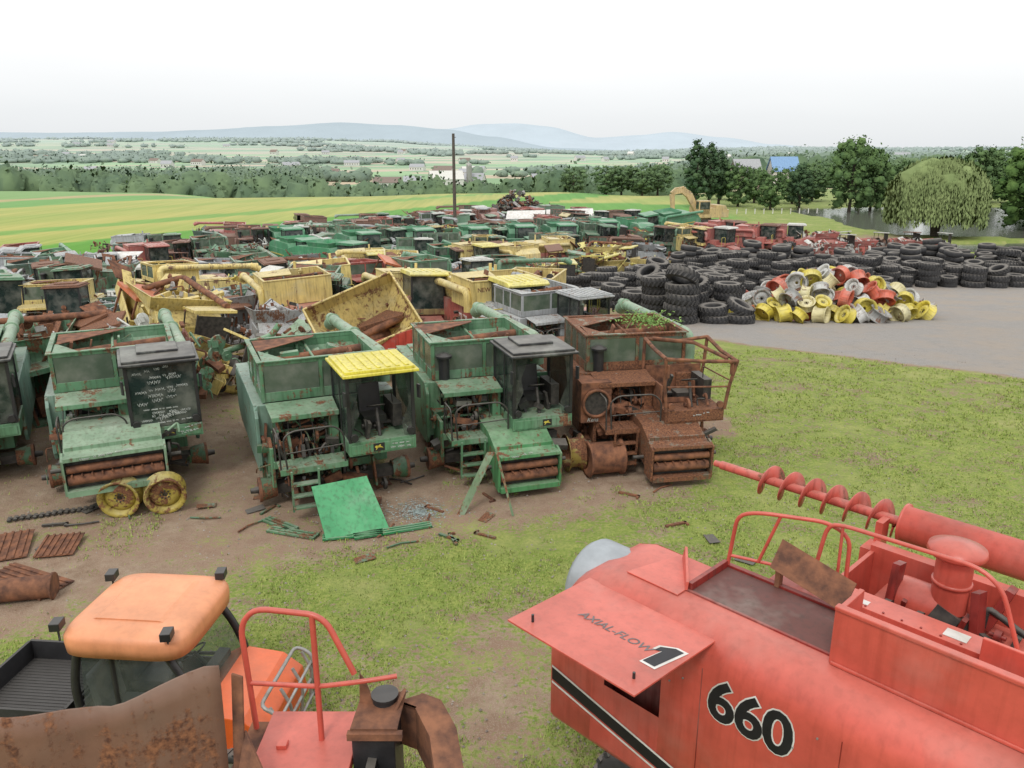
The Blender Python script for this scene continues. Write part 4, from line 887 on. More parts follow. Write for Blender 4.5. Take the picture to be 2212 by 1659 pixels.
for i in range(N_+1):
    t_ = i/N_; a = -t_*nturn*2*pi; x = .55+t_*1.85
    for dx_, r_ in ((0, .05), (0, .215), (.014, .05), (.014, .215)): vs.append((x+dx_, 3.41+cos(a)*r_, 3.3+sin(a)*r_))
for i in range(N_):
    o_ = i*4; fs += [(o_, o_+1, o_+5, o_+4), (o_+2, o_+6, o_+7, o_+3), (o_+1, o_+3, o_+7, o_+5)]
b.add(vs, fs, 0, True)
mk('auger_screw', b.mesh('auger_screw', [SCR], True), au)
b = MB(); b.box(2.2, 2.32, 2.85, 3.15, 2.9, 3.1); b.box(2.25, 2.33, 3.1, 3.3, 2.95, 3.35); mk('auger_bracket', b.mesh('auger_bracket', [RP]), rc)
for (x, y, r_) in ((1.2, .3, .6), (1.2, 2.6, .6), (5.2, -.15, .85), (5.2, 3.0, .85)):
    w = MB(); tyre(w, (0, 0, 0), (0, 1, 0), r_, .5); w.lathe([(.05, 0), (r_*.4, -.05), (r_*.56, -.2)], (0, 0, 0), (0, 1, 0), 20, 1); w.lathe([(.05, 0), (r_*.4, .05), (r_*.56, .2)], (0, 0, 0), (0, 1, 0), 20, 1); mk('wheel', w.mesh('wheel', [RUBBER, WHITE]), rc, loc=(x, y, r_))
b = MB(); b.box(1.1, 1.3, .3, 2.6, .5, .7); b.box(1.0, 1.4, 1, 2, .7, 1.05); b.box(5.0, 5.4, 0, 2.8, .7, 1.05); mk('axle', b.mesh('axle', [DARK]), rc)

# ------------------------------------------------------------------ rusty machine with red railing
rm = root('rusty_combine', 'rusty stripped combine with dented hopper sheet and red handrail', 'combine', (-2.1, 5.3, 0), 0)
RSH = paint('rust_streaked_sheet', (.21, .105, .065), .50, .65, .06, .12)
b = MB(); nX, nZ = 34, 10; vs = []
KP = [(-3.2, -1.1, 3.98), (-1.4, -1.0, 3.95), (-1.0, -.92, 3.90), (-.82, -.84, 3.84), (-.62, -.80, 3.86), (-.35, -.68, 3.94), (-.08, -.56, 4.0), (.02, -.52, 3.99)]
for i in range(nX+1):
    x = -3.2+i/nX*3.22
    for q in range(len(KP)-1):
        if KP[q][0] <= x <= KP[q+1][0]+1e-6: f = (x-KP[q][0])/(KP[q+1][0]-KP[q][0]); yb = KP[q][1]+(KP[q+1][1]-KP[q][1])*f; top = KP[q][2]+(KP[q+1][2]-KP[q][2])*f; break
    for j in range(nZ+1):
        u_ = j/nZ; z = 2.2+(top-2.2)*u_
        vs.append((x, yb-.10*(1-u_)+(.05*math.exp(-((x+.8)/.2)**2)+.02*sin(x*9+u_*3))*u_**2, z))
fs = [(i*(nZ+1)+j, (i+1)*(nZ+1)+j, (i+1)*(nZ+1)+j+1, i*(nZ+1)+j+1) for i in range(nX) for j in range(nZ)]
b.add(vs, fs, 0, True); sh = mk('hopper_sheet', b.mesh('hopper_sheet', [RSH]), rm); so = sh.modifiers.new('th', 'SOLIDIFY'); so.thickness = .02
b = MB(); b.box(-3.5, 1.6, -1.6, -.95, .8, 2.3, 0); b.box(-3.5, .2, -.5, .3, .8, 2.2, 0)
b.plate([(.05, -.55, 3.0), (.13, -.55, 3.0), (.10, -.3, 3.75), (.02, -.3, 3.78)], .03, 0); b.plate([(.10, -.8, 2.9), (.34, -.9, 2.9), (.30, -.62, 3.2), (.12, -.4, 3.35)], .03, 0)
b.box(-.05, .1, -.9, .15, 2.2, 2.97, 0)
mk('frame', b.mesh('frame', [RUST]), rm, bevel=.006)
b = MB(); b.box(.1, .86, -.75, .25, 2.9, 2.99); b.box(.1, .86, .22, .26, 2.7, 2.9); b.box(.25, .33, -.2, -.12, 2.99, 3.03); mk('platform', b.mesh('platform', [RP]), rm, bevel=.006)
b = MB(); b.path(rnd([(.02, .05, 2.99), (-.02, .05, 3.95), (.1, .05, 4.1), (.66, -.05, 4.1), (.88, -.1, 3.62)], .14, 6), .024); b.path([(.57, -.04, 4.1), (.58, -.08, 2.99)], .024)
b.path(rnd([(0, .05, 3.42), (.58, -.06, 3.47), (.95, -.1, 3.55), (1.2, -.05, 3.56)], .1), .02); mk('handrail', b.mesh('handrail', [RP]), rm)
b = MB(); b.box(.87, 1.20, -.30, .1, 2.2, 3.22, 0); b.cyl((1.08, .04, 3.26), (1.08, .04, 3.31), .10, n=20, m=0); b.cyl((1.08, .04, 3.31), (1.08, .04, 3.33), .11, n=20, m=0); mk('control_box', b.mesh('control_box', [BLACK]), rm, bevel=.01)
b = MB(); b.plate([(.88, .0, 3.22), (.89, .03, 3.52), (.93, .03, 3.46), (.96, .02, 3.38), (1.0, .0, 3.24)], .02); b.box(.84, 1.26, -.32, -.27, 3.18, 3.24); b.plate([(.86, -.28, 3.24), (1.22, -.28, 3.24), (1.24, .12, 3.27), (.88, .1, 3.25)], .02); b.plate([(1.18, -.1, 3.25), (1.24, -.05, 3.36), (1.25, .08, 3.34), (1.2, .1, 3.26)], .02)
P0 = [Vector((1.26, .10, 3.24)), Vector((1.42, .02, 3.24)), Vector((1.56, -.25, 3.2)), Vector((1.66, -.7, 3.1)), Vector((1.70, -1.2, 3.0))]
for i in range(4):
    a, c = P0[i], P0[i+1]; w = Vector((.09, .045, 0)); b.plate([a-w, a+w, c+w, c-w], .02); b.plate([a-w, c-w, c-w-Vector((0, 0, .4)), a-w-Vector((0, 0, .4))], .02); b.plate([a+w, c+w, c+w-Vector((0, 0, .12)), a+w-Vector((0, 0, .12))], .02)
b.lathe([(.20, .0), (.22, 0), (.22, .10), (.20, .10)], (1.24, -.58, 2.85), (0, .2, 1), 26, 0, True); b.lathe([(.21, .0), (.1, -.3)], (1.24, -.58, 2.85), (0, .2, 1), 26, 0); b.plate([(1.10, -.8, 2.8), (1.16, -.8, 2.8), (1.25, -.6, 3.08), (1.22, -.55, 3.08)], .02); b.plate([(1.36, -.85, 2.75), (1.42, -.8, 2.75), (1.28, -.58, 3.08), (1.24, -.6, 3.08)], .02)
mk('fender', b.mesh('fender', [RUST]), rm)
g = MB(); clutter(g, (.2, 1.6, -1.2, -.3, 2.3, 2.85), 40, random.Random(14), [0, 1]); mk('mechanism', g.mesh('mechanism', [DARK, RUST]), rm)
for (x, y) in ((-3.0, -1.1), (1.4, -1.1)):
    w = MB(); tyre(w, (0, 0, 0), (1, 0, 0), .8, .5); mk('wheel', w.mesh('wheel', [RUBBER]), rm, loc=(x, y, .8))

# ------------------------------------------------------------------ orange utility vehicle
ORP = paint('orange_roof_paint', (.90, .36, .17), -.1, .45, .08, .12); ORB = paint('orange_body_paint', (.88, .15, .03), -.1, .35, .1, .1)
uv = root('utility_vehicle', 'orange cab utility vehicle with black cargo bed on grass', 'utility vehicle', (-4.42, 8.55, 0), radians(-5))
b = MB(); b.prism([(.55, .45), (.55, 1.0), (.75, 1.12), (1.3, 1.05), (1.55, .85), (1.6, .45)], 'y', -.68, .68, 0); b.box(-.7, .55, -.66, .66, .4, .5, 1); b.box(-.75, -.65, -.66, .66, .5, 1.1, 1); b.box(-.7, .55, -.69, -.66, .42, .72, 0)
body = mk('body', b.mesh('body', [ORB, BLACK]), uv, bevel=.04)
b = MB()
for s_ in (-1, 1):
    b.path(rnd([(-.7, s_*.64, .5), (-.74, s_*.64, 1.4), (-.64, s_*.62, 1.92), (.42, s_*.62, 1.92), (.66, s_*.64, 1.5), (.80, s_*.66, 1.08), (.7, s_*.66, .5), (-.7, s_*.66, .5)], .15), .05, 8); b.path([(-.2, s_*.65, .5), (-.24, s_*.62, 1.92)], .035, 8)
    b.path(rnd([(-.15, s_*.66, .95), (.7, s_*.66, 1.0)], .05), .025, 6)
    b.box(-.68, .7, min(s_*.64, s_*.67), max(s_*.64, s_*.67), .5, .92)
b.path([(-.64, -.6, 1.92), (-.64, .6, 1.92)], .04); b.path([(.42, -.6, 1.92), (.42, .6, 1.92)], .04); b.path([(.8, -.66, 1.08), (.8, .66, 1.08)], .03); b.path([(-.74, -.6, 1.15), (-.74, .6, 1.15)], .03)
cb = mk('cab_frame', b.mesh('cab_frame', [BLACK]), uv)
# thick moulded roof: rounded-box shell
b = MB(); na, nb = 44, 9; vs = []
for j in range(nb+1):
    ph = j/nb*pi/2; rr_ = sin(ph)**.42 if j else 0; zz = 1.99+.20*cos(ph)**.6
    for i in range(na):
        th = 2*pi*i/na; cx_ = math.copysign(abs(cos(th))**.35, cos(th)); sy_ = math.copysign(abs(sin(th))**.35, sin(th))
        vs.append((-.06+cx_*.78*rr_, sy_*.76*rr_, zz))
for i in range(na):
    th = 2*pi*i/na; cx_ = math.copysign(abs(cos(th))**.35, cos(th)); sy_ = math.copysign(abs(sin(th))**.35, sin(th)); vs.append((-.06+cx_*.77, sy_*.75, 1.86))
fs = [(j*na+i, j*na+(i+1) % na, (j+1)*na+(i+1) % na, (j+1)*na+i) for j in range(nb+1) for i in range(na)]
fs.append(tuple((nb+1)*na+i for i in range(na)))
b.add(vs, fs, 0, True); b.prism([(-.5, 2.185), (-.46, 2.20), (.30, 2.20), (.36, 2.185)], 'y', -.45, .45, 0)
rf = mk('roof', b.mesh('roof', [ORP]), cb)
CG = glassm('clear_glass', (.05, .07, .07), .38)
for q in ([(.44, -.58, 1.90), (.44, .58, 1.90), (.80, .6, 1.1), (.80, -.6, 1.1)], [(-.2, -.655, .92), (.74, -.66, 1.1), (.42, -.63, 1.90), (-.2, -.63, 1.90)], [(-.66, -.655, .92), (-.24, -.655, .92), (-.26, -.63, 1.90), (-.6, -.63, 1.90)], [(-.72, -.6, 1.17), (-.72, .6, 1.17), (-.66, .58, 1.90), (-.66, -.58, 1.90)]):
    b = MB(); b.add(q, [(0, 1, 2, 3)]); mk('window', b.mesh('window', [CG]), cb)
for (x, y) in ((.56, .66), (.54, -.70), (-.84, .5), (-.84, -.62)):
    b = MB(); b.cbox((x, y, 2.20), (.12, .17, .10), (0, 0, .2)); b.cyl((x, y, 1.98), (x, y, 2.2), .015, n=6); mk('work_lamp', b.mesh('work_lamp', [BLACK]), rf, bevel=.02)
b = MB()
for y in (-.35, .3): b.cbox((-.3, y, .85), (.5, .5, .14)); b.cbox((-.55, y, 1.2), (.12, .48, .6), (0, -.15, 0))
mk('seat', b.mesh('seat', [simple('grey_vinyl', (.18, .18, .19), .5)]), uv, bevel=.04)
b = MB(); b.lathe([(.16, -.012), (.18, 0), (.16, .012)], (.25, .3, 1.25), (-.6, 0, 1), 20, 0, True); b.cyl((.5, .3, .95), (.25, .3, 1.25), .025, n=8); b.box(.45, .6, -.6, .6, .95, 1.12); mk('steering_wheel', b.mesh('steering_wheel', [BLACK]), uv)
b = MB(); b.box(-2.3, -.9, -.66, .66, .68, .74, 0); b.box(-2.3, -.9, -.69, -.65, .7, 1.02); b.box(-2.3, -.9, .65, .69, .7, 1.02); b.box(-.94, -.9, -.65, .65, .74, 1.05); b.box(-2.32, -2.28, -.65, .65, .7, 1.02)
for i in range(22): b.box(-2.26, -.96, -.62+i*.058, -.595+i*.058, .74, .748)
mk('cargo_bed', b.mesh('cargo_bed', [simple('black_plastic', (.028, .028, .030), .6, dusty=.15)]), uv, bevel=.01)
b = MB()
for y in (-.55, -.2, .2, .55): b.path(rnd([(1.66, y, .35), (1.72, y, .9), (1.6, y, 1.15)], .1), .022, 8)
for z in (.5, .75, .98): b.path([(1.70, -.6, z), (1.70, .6, z)], .02, 8)
b.path(rnd([(1.4, -.62, .4), (1.72, -.6, .45), (1.72, -.6, 1.1), (1.5, -.6, 1.2), (1.5, .6, 1.2), (1.72, .6, 1.1), (1.72, .6, .45)], .12), .024, 8)
mk('brush_guard', b.mesh('brush_guard', [GREY]), uv)
for (x, y) in ((1.15, -.66), (1.15, .66), (-1.2, -.66), (-1.2, .66)):
    w = MB(); tyre(w, (0, 0, 0), (0, 1, 0), .33, .26, n=24); w.cyl((0, -.1, 0), (0, .1, 0), .18, n=16, m=1); mk('wheel', w.mesh('wheel', [RUBBER, GREY]), uv, loc=(x, y, .33))

# ------------------------------------------------------------------ pole, excavator
m = MB(); m.cyl((0, 0, -.2), (0, 0, 12.2), .22, .15, 10); m.cyl((0, 0, 11.8), (.3, 0, 11.8), .03, n=6); m.cyl((.02, -.1, 8), (.02, -.25, 8), .05, n=6)
single('utility_pole', m.mesh('utility_pole', [WOOD]), 'tall bare wooden utility pole standing among machines', 'pole', G(-4.7, 66), (0, 0, 0))
ex = root('excavator', 'yellow crawler excavator with bent boom working by the scrap', 'excavator', G(19.4, 82), radians(15), scale=1.35)
EY = paint('excavator_yellow', (.70, .48, .18), .3)
for y in (-1.1, .7):
    b = MB(); b.prism([(-1.8, .35), (-1.5, 0), (1.5, 0), (1.8, .35), (1.5, .8), (-1.5, .8)], 'y', y, y+.5, 0); mk('track', b.mesh('track', [DARK]), ex, bevel=.05)
b = MB(); b.box(-.8, .8, -.6, .7, .4, .95, 0); b.box(-.9, 2.2, -1.2, 1.2, 1.0, 2.0, 0); b.prism([(.9, 2.0), (.9, 2.3), (2.0, 2.25), (2.25, 1.9), (2.2, 1.9)], 'y', -1.2, 1.2, 0); b.box(2.0, 2.5, -1.1, 1.1, 1.0, 1.8, 0); hs = mk('house', b.mesh('house', [EY]), ex, bevel=.06)
b = MB(); b.box(-1.0, .3, -1.2, -.4, 1.3, 2.75, 0); mk('cab', b.mesh('cab', [EY]), hs, bevel=.06); b = MB(); b.box(-1.01, -.99, -1.1, -.5, 1.9, 2.65, 0); b.box(-.9, .2, -1.22, -1.2, 1.9, 2.6, 0); mk('window', b.mesh('window', [GLASSD]), hs)
def beam(b, P, w, y0, y1):
    for i in range(len(P)-1):
        p, q = Vector((P[i][0], 0, P[i][1])), Vector((P[i+1][0], 0, P[i+1][1])); d = (q-p).normalized(); n_ = Vector((-d.z, 0, d.x)); a, c = w[i]/2, w[i+1]/2
        b.prism([((p+n_*a).x, (p+n_*a).z), ((q+n_*c).x, (q+n_*c).z), ((q-n_*c).x, (q-n_*c).z), ((p-n_*a).x, (p-n_*a).z)], 'y', y0+.01*i, y1-.01*i)
b = MB(); beam(b, [(-.6, 1.6), (-1.6, 3.3), (-2.4, 3.8), (-3.4, 3.5)], [.5, .7, .6, .35], -.1, .3); b.cyl((-.3, .1, 1.3), (-1.5, .1, 2.9), .09, n=8); b.cyl((-2.0, .1, 4.0), (-3.1, .1, 4.0), .07, n=8); bo = mk('boom', b.mesh('boom', [EY]), ex)
b = MB(); beam(b, [(-3.0, 3.9), (-3.5, 3.4), (-3.3, 1.4)], [.4, .5, .3], -.05, .25); b.cyl((-2.2, .1, 4.1), (-3.1, .1, 3.95), .08, n=8); mk('arm', b.mesh('arm', [EY]), bo)
b = MB(); b.prism([(-3.4, 1.5), (-2.9, 1.3), (-2.6, .8), (-3.0, .5), (-3.7, .6), (-3.8, 1.1)], 'y', -.35, .55); mk('bucket', b.mesh('bucket', [RUST]), bo)

# ------------------------------------------------------------------ terrain
EDG = [(-400, 190), (-170, 165), (-98, 152), (-75, 146), (-52, 128), (-30, 132), (-9, 143), (8, 148), (26, 134), (60, 150), (400, 160)]
def edge(x):
    for i in range(len(EDG)-1):
        if x <= EDG[i+1][0]:
            a, b = EDG[i], EDG[i+1]; t_ = max(0, (x-a[0])/(b[0]-a[0])); t_ = t_*t_*(3-2*t_); return a[1]+(b[1]-a[1])*t_
    return 160
POND = [(36, 104), (37.0, 92), (35, 82), (36.5, 75.5), (44, 72.5), (60, 70.5), (90, 68), (100, 112), (50, 113), (40, 110)]
POND2 = [(33, 66.5), (46, 68.7), (90, 64.5), (88, 57), (50, 60.5), (35, 62)]
def H(x, y):
    z = z0(y)
    if y > 140:
        xs, ys = inv(x, y); e = edge(xs)/.721; rt = sst(.12, .34, x/y)
        z -= (19-12*rt)*sst(e-6, e+210, y)
        f = sst(300, 800, y); z += f*6*noise.noise((x*.004, y*.003, 3))
        lf = sst(300, -900, x); z += sst(800, 3600, y)*(26-10*rt+44*lf+12*noise.noise((x*.0012, y*.0012, 1)))
    if 40 < x < 150 and 70 < y < 170:
        xs, ys = inv(x, y)
        if inpoly(xs, ys, POND) or inpoly(xs, ys, POND2): z -= 1.2
    return z
def axis(lo, hi, step, far0, far1, g=1.04):
    a = [lo]
    while a[-1] < hi: a.append(a[-1]+step)
    s_ = step; v = a[-1]
    while v < far1: s_ *= g; v += s_; a.append(v)
    s_ = step; v = lo; pre = []
    while v > far0: s_ *= g; v -= s_; pre.append(v)
    return pre[::-1]+a
XS = axis(-18, 34, .5, -5000, 5000); YS = axis(0, 60, .5, -60, 6000)
ROAD = [(7.5, 32.6), (9.5, 31.0), (13, 28.9), (18, 26.0), (30, 19), (60, 5)]
def seg(P, x, lo, hi):
    if x <= P[0][0]: return lo
    for i in range(len(P)-1):
        if x <= P[i+1][0]: a, b = P[i], P[i+1]; return a[1]+(b[1]-a[1])*(x-a[0])/(b[0]-a[0])
    return hi
LAWN = [(-14, 9.8), (-8, 11.4), (-5, 13.0), (-2.3, 14.1), (2.46, 15.9), (4.6, 17.6), (5.4, 21), (6.2, 30)]
def masks(xt, yt):
    x, y = inv(xt, yt); gv = 0; fl = 0; fr = 0
    d = seg(LAWN, x, 9.8, 60)-y
    lawn = sst(-.8, .9, d)
    g = .27+.38*lawn
    if x > 3: g = max(g, .22+.46*lawn)
    g += .12*lawn*math.exp(-((y-(13.0+x*.35))/1.0)**2)*sst(4, 2, x)
    c = -.3+(y-9)*.18; tr = math.exp(-((x-c)/.9)**2)*sst(12.6, 10.8, y); g -= .26*tr
    g -= .2*math.exp(-((y-(12.0+x*.1))/.5)**2)*sst(-1.5, -5, x)
    if y > 20 and x < 6.2: g = .32+.25*noise.noise((x*.2, y*.2, 0))
    if y < 20 and x < 6: g += .12*max(0, noise.noise((x*.35, y*.35, 8)))
    ry = seg(ROAD, x, 99, 5)
    if x > 6 and y > 20: gv = sst(-.8, .6, y-ry); g *= 1-gv
    if x > 34+(y-60)*.2 and y > 50: gv = 0; g = .85
    if y > 62 and x > 8: gv *= sst(70, 60, y); g = max(g, sst(66, 78, y)*.85)
    s_ = .85*x-.5*y
    if s_ < -51.5: fl = sst(-51.5, -53.0, s_)
    if y > 90 and x < 28: fl = max(fl, sst(90, 93, y)*sst(28, 24, x))
    e = edge(x); fr = sst(e+8, e+30, y)
    return min(1, max(0, g)), gv, fl, fr
def fieldcol(xt, yt):
    x, y = inv(xt, yt)
    s_ = .85*x-.5*y+1.5*noise.noise((x*.03, y*.03, 0)); G_ = (.14, .32, .06); Y_ = (.45, .42, .13); T = (.46, .36, .18)
    n_ = noise.noise((s_*.16, (x*.5+y*.85)*.012, 2))
    if s_ > -56: base = G_ if y < 118+4*noise.noise((x*.05, 0, 5)) else Y_
    elif s_ > -66: base = G_
    elif s_ > -76: base = Y_
    elif s_ > -80: base = (.22, .36, .09)
    elif s_ > -113: base = Y_
    elif s_ > -127: base = (.18, .35, .10)
    else: base = T if s_ > -133 else (.22, .35, .12)
    k = max(0, min(1, .4+n_*1.3)) if base == Y_ else 0
    return tuple(base[i]*(1-.4*k)+G_[i]*.4*k for i in range(3))
vs = []; c1 = []; c2 = []
for y in YS:
    for x in XS:
        z = H(x, y)
        if y < 60 and -20 < x < 38: z += .03*noise.noise((x*.5, y*.5, 0))+.015*noise.noise((x*1.7, y*1.7, 4))
        vs.append((x, y, z)); c1 += masks(x, max(y, 1)); c2 += (*fieldcol(x, max(y, 1)), 1)
nx = len(XS); fs = [(j*nx+i, j*nx+i+1, (j+1)*nx+i+1, (j+1)*nx+i) for j in range(len(YS)-1) for i in range(nx-1)]
gm = bpy.data.meshes.new('ground'); gm.from_pydata(vs, [], fs); gm.polygons.foreach_set('use_smooth', [True]*len(fs))
a = gm.color_attributes.new('masks', 'FLOAT_COLOR', 'POINT'); a.data.foreach_set('color', c1)
a = gm.color_attributes.new('fieldcolour', 'FLOAT_COLOR', 'POINT'); a.data.foreach_set('color', c2)
m, t, b = newmat('ground')
geo = t.n('ShaderNodeNewGeometry'); P = geo.outputs['Position']
at = t.n('ShaderNodeAttribute', attribute_name='masks'); sp = t.n('ShaderNodeSeparateColor'); t.put(sp.inputs[0], at.outputs['Color']); fc = t.n('ShaderNodeAttribute', attribute_name='fieldcolour')
nb = t.noise(P, .45, 5, .6); nm_ = t.noise(P, 2.2, 6, .65); nf = t.noise(P, 14, 5, .7); nff = t.noise(P, 55, 3, .7)
dirt = t.mix(t.mr(nm_, .35, .65), (.245, .165, .11), (.38, .29, .21)); dirt = t.mix(t.mr(nb, .4, .65), dirt, (.31, .205, .145))
vo = t.n('ShaderNodeTexVoronoi'); vo.inputs['Scale'].default_value = 22; t.put(vo.inputs['Vector'], P)
dirt = t.mix(t.mr(nff, .52, .72, 0, .7), dirt, (.48, .42, .34)); dirt = t.mix(t.mr(vo.outputs['Distance'], .0, .22, .5, 0), dirt, (.13, .09, .065))
grass = t.mix(t.mr(nm_, .35, .65), (.19, .27, .055), (.33, .36, .10)); grass = t.mix(t.mr(nf, .4, .7), grass, (.14, .21, .045)); grass = t.mix(t.mr(nb, .5, .7, 0, .6), grass, (.40, .37, .17))
gravel = t.mix(t.mr(nff, .35, .65), (.21, .195, .18), (.40, .38, .355)); gravel = t.mix(t.mr(nb, .42, .62, 0, .6), gravel, (.36, .30, .24)); gravel = t.mix(t.mr(nm_, .50, .68, 0, .4), gravel, (.24, .23, .215)); gravel = t.mix(t.mr(nf, .58, .7, 0, .3), gravel, (.44, .42, .39))
msk = t.m('ADD', sp.outputs[0], t.m('ADD', t.m('MULTIPLY', t.m('SUBTRACT', nb, .5), 1.1), t.m('ADD', t.m('MULTIPLY', t.m('SUBTRACT', nm_, .5), 1.1), t.m('MULTIPLY', t.m('SUBTRACT', nf, .5), 1.5))))
c = t.mix(t.mr(msk, .40, .66), dirt, grass)
gvm = t.m('ADD', sp.outputs[1], t.m('MULTIPLY', t.m('SUBTRACT', nm_, .5), .9)); c = t.mix(t.mr(gvm, .4, .65), c, gravel)
mp = t.n('ShaderNodeMapping'); mp.inputs['Rotation'].default_value = (0, 0, radians(30)); mp.inputs['Scale'].default_value = (1.1, .03, 1); t.put(mp.inputs[0], P)
fn = t.noise(mp.outputs[0], .8, 5, .7); fld = t.mix(t.mr(fn, .35, .65, 0, 1), t.mix(1., fc.outputs['Color'], (.76, .84, .76), 'MULTIPLY'), fc.outputs['Color'])
c = t.mix(sp.outputs[2], c, fld)
mp2 = t.n('ShaderNodeMapping'); mp2.inputs['Scale'].default_value = (.0038, .0019, 1); mp2.inputs['Rotation'].default_value = (0, 0, .25); t.put(mp2.inputs[0], P)
v2 = t.n('ShaderNodeTexVoronoi'); v2.inputs['Scale'].default_value = 1.0; t.put(v2.inputs['Vector'], mp2.outputs[0]); sc2 = t.n('ShaderNodeSeparateColor'); t.put(sc2.inputs[0], v2.outputs['Color'])
rp = t.n('ShaderNodeValToRGB'); rp.color_ramp.interpolation = 'CONSTANT'; el = rp.color_ramp.elements
cols_ = [(0, (.17, .36, .07)), (.25, (.14, .28, .06)), (.42, (.50, .36, .20)), (.58, (.22, .40, .10)), (.72, (.10, .18, .05)), (.82, (.52, .41, .25))]
el[0].position = 0; el[0].color = (*cols_[0][1], 1); el[1].position = .25; el[1].color = (*cols_[1][1], 1)
for p_, cc in cols_[2:]: e_ = el.new(p_); e_.color = (*cc, 1)
t.put(rp.inputs[0], sc2.outputs[0]); nfar = t.noise(P, .02, 5); farc = t.mix(t.mr(nfar, .45, .75, 0, .3), rp.outputs[0], (.10, .17, .05))
c = t.mix(at.outputs['Alpha'], c, farc); c = t.haze(c, 90, 4800, .84)  # far ground blends to a painted haze colour
t.put(b.inputs['Base Color'], c); b.inputs['Roughness'].default_value = .95; b.inputs['Specular IOR Level'].default_value = .12
t.bump(t.m('ADD', t.m('ADD', nf, t.m('MULTIPLY', nff, .6)), nm_), .7, .05, b)
gm.materials.append(m); struct('ground', gm)
m, t, b = newmat('water'); geo = t.n('ShaderNodeNewGeometry'); b.inputs['Base Color'].default_value = (.15, .16, .13, 1); b.inputs['Roughness'].default_value = .12; b.inputs['Specular IOR Level'].default_value = .35
t.bump(t.noise(geo.outputs['Position'], 1.2, 4), .35, .05, b)
for PL in (POND, POND2):
    PT = [(x/.721, y/.721) for x, y in PL]
    cx = sum(p[0] for p in PT)/len(PT); cy = sum(p[1] for p in PT)/len(PT)
    w = MB(); w.add([(cx+(x-cx)*1.03, cy+(y-cy)*1.03, -3.14) for x, y in PT], [tuple(range(len(PT)))]); me = w.mesh('water', [m], False)
    if me.polygons[0].normal.z < 0: me.flip_normals()
    struct('water', me)

# ------------------------------------------------------------------ grass tufts
g = random.Random(3); tb = MB(); N_ = 0
while N_ < 21000:
    y = 8+g.random()**1.5*24; x = g.uniform(-.66*y-1, .72*y+1)
    mk_ = masks(x, y); n_ = noise.noise((x*.45, y*.45, 0))*.9+noise.noise((x*2.2, y*2.2, 0))*.5
    if mk_[1] > .3: continue
    if mk_[0]+n_*.5 < .56:
        if g.random() > .03: continue
    N_ += 1; zz = z0(y)
    for k in range(4):
        a = g.uniform(0, 6.28); h = g.uniform(.02, .06)*(1 if y < 20 else 1.3); w = .005+.0005*y; ox, oy = g.uniform(-.08, .08), g.uniform(-.08, .08); l = h*g.uniform(.3, 1.)
        tb.add([(x+ox-w*sin(a), y+oy+w*cos(a), zz), (x+ox+w*sin(a), y+oy-w*cos(a), zz), (x+ox+cos(a)*l, y+oy+sin(a)*l, zz+h)], [(0, 1, 2)])
struct('grass', tb.mesh('grass', [leafm('grass_blades', (.17, .26, .045), (.40, .44, .14), False, 1.2, .6)], False), 'stuff', 'patchy short grass growing through dirt', 'grass')

# ------------------------------------------------------------------ trees
UP = Vector((0, 0, 1))
def crown(name, seed, rx, h0, h1, ncl, nl, ls, mat, conic=0.):
    g = random.Random(seed); m = LB(); hz = (h1-h0)/2; cz = (h0+h1)/2; C0 = Vector((0, 0, cz-hz*.3))
    for i in range(ncl):
        while True:
            p = Vector((g.uniform(-1, 1), g.uniform(-1, 1), g.uniform(-1, 1)))
            if .35 < p.length < 1: break
        k = 1+.4*noise.noise(p*1.7+Vector((seed, 0, 0)))
        if conic: k *= 1-conic*(p.z+1)/2
        c = Vector((p.x*rx*k, p.y*rx*k, cz+p.z*hz*(.9+.2*k if not conic else 1))); r_ = rx*g.uniform(.15, .30)
        m.blob(c, r_*.62, r_*.5, i, 6, 4, .3)
        for j in range(nl):
            o = Vector((g.gauss(0, .52), g.gauss(0, .52), g.gauss(0, .40)))*r_; q = o+c
            u = Vector((g.gauss(0, 1), g.gauss(0, 1), g.gauss(0, .6))).normalized(); v = u.orthogonal().normalized(); s_ = ls*g.uniform(.6, 1.3)
            nr = ((q-C0).normalized()*.9+o.normalized()*.7+UP*.4).normalized(); m.quad(q, u, v, s_, s_*.6, nr)
    return m.mesh(name, mat)
def trunk(name, h, r, seed, spread=2.):
    g = random.Random(seed); m = MB(); m.path([(0, 0, -.3), (.05, 0, h*.3), (0, .05, h*.6), (0, 0, h*.9)], r*.6, 8); m.cyl((0, 0, -.3), (0, 0, h*.25), r, r*.62, 10)
    for i in range(7):
        a = i*2.4+g.uniform(0, .5); z = h*g.uniform(.25, .6); m.cyl((0, 0, z), (cos(a)*spread*.5, sin(a)*spread*.5, z+h*.2), r*.35, r*.22, 6); m.cyl((cos(a)*spread*.5, sin(a)*spread*.5, z+h*.2), (cos(a)*spread, sin(a)*spread, z+h*.3), r*.22, r*.08, 6)
    return m.mesh(name, [BARK])
CR = [crown('crown', 101, 3.4, 1.2, 9.3, 130, 34, .17, LEAF), crown('crown', 102, 3.0, 1.0, 8.0, 120, 34, .17, LEAFD), crown('crown', 103, 2.6, .8, 9.6, 120, 34, .15, LEAFD, .5), crown('crown', 104, 3.2, 1.0, 8.6, 130, 34, .17, LEAF)]
TR = [trunk('trunk', 7.5, .3, i) for i in range(4)]
def tree(x, y, k, s=1., lab=None, sx=1.):
    X, Y, Z = G(x, y)
    r = root('tree', lab or ['broad green leafy tree near the pond', 'dark leafy tree beside the field', 'tall dark evergreen tree by a farm', 'rounded green tree by the meadow'][k], 'tree', (X, Y, H(X, Y)), R.uniform(0, 6.3), 'trees round the pond and fields', scale=(s*sx*1.38, s*sx*1.38, s*1.38))
    mk('trunk', TR[k], r); mk('crown', CR[k], r)
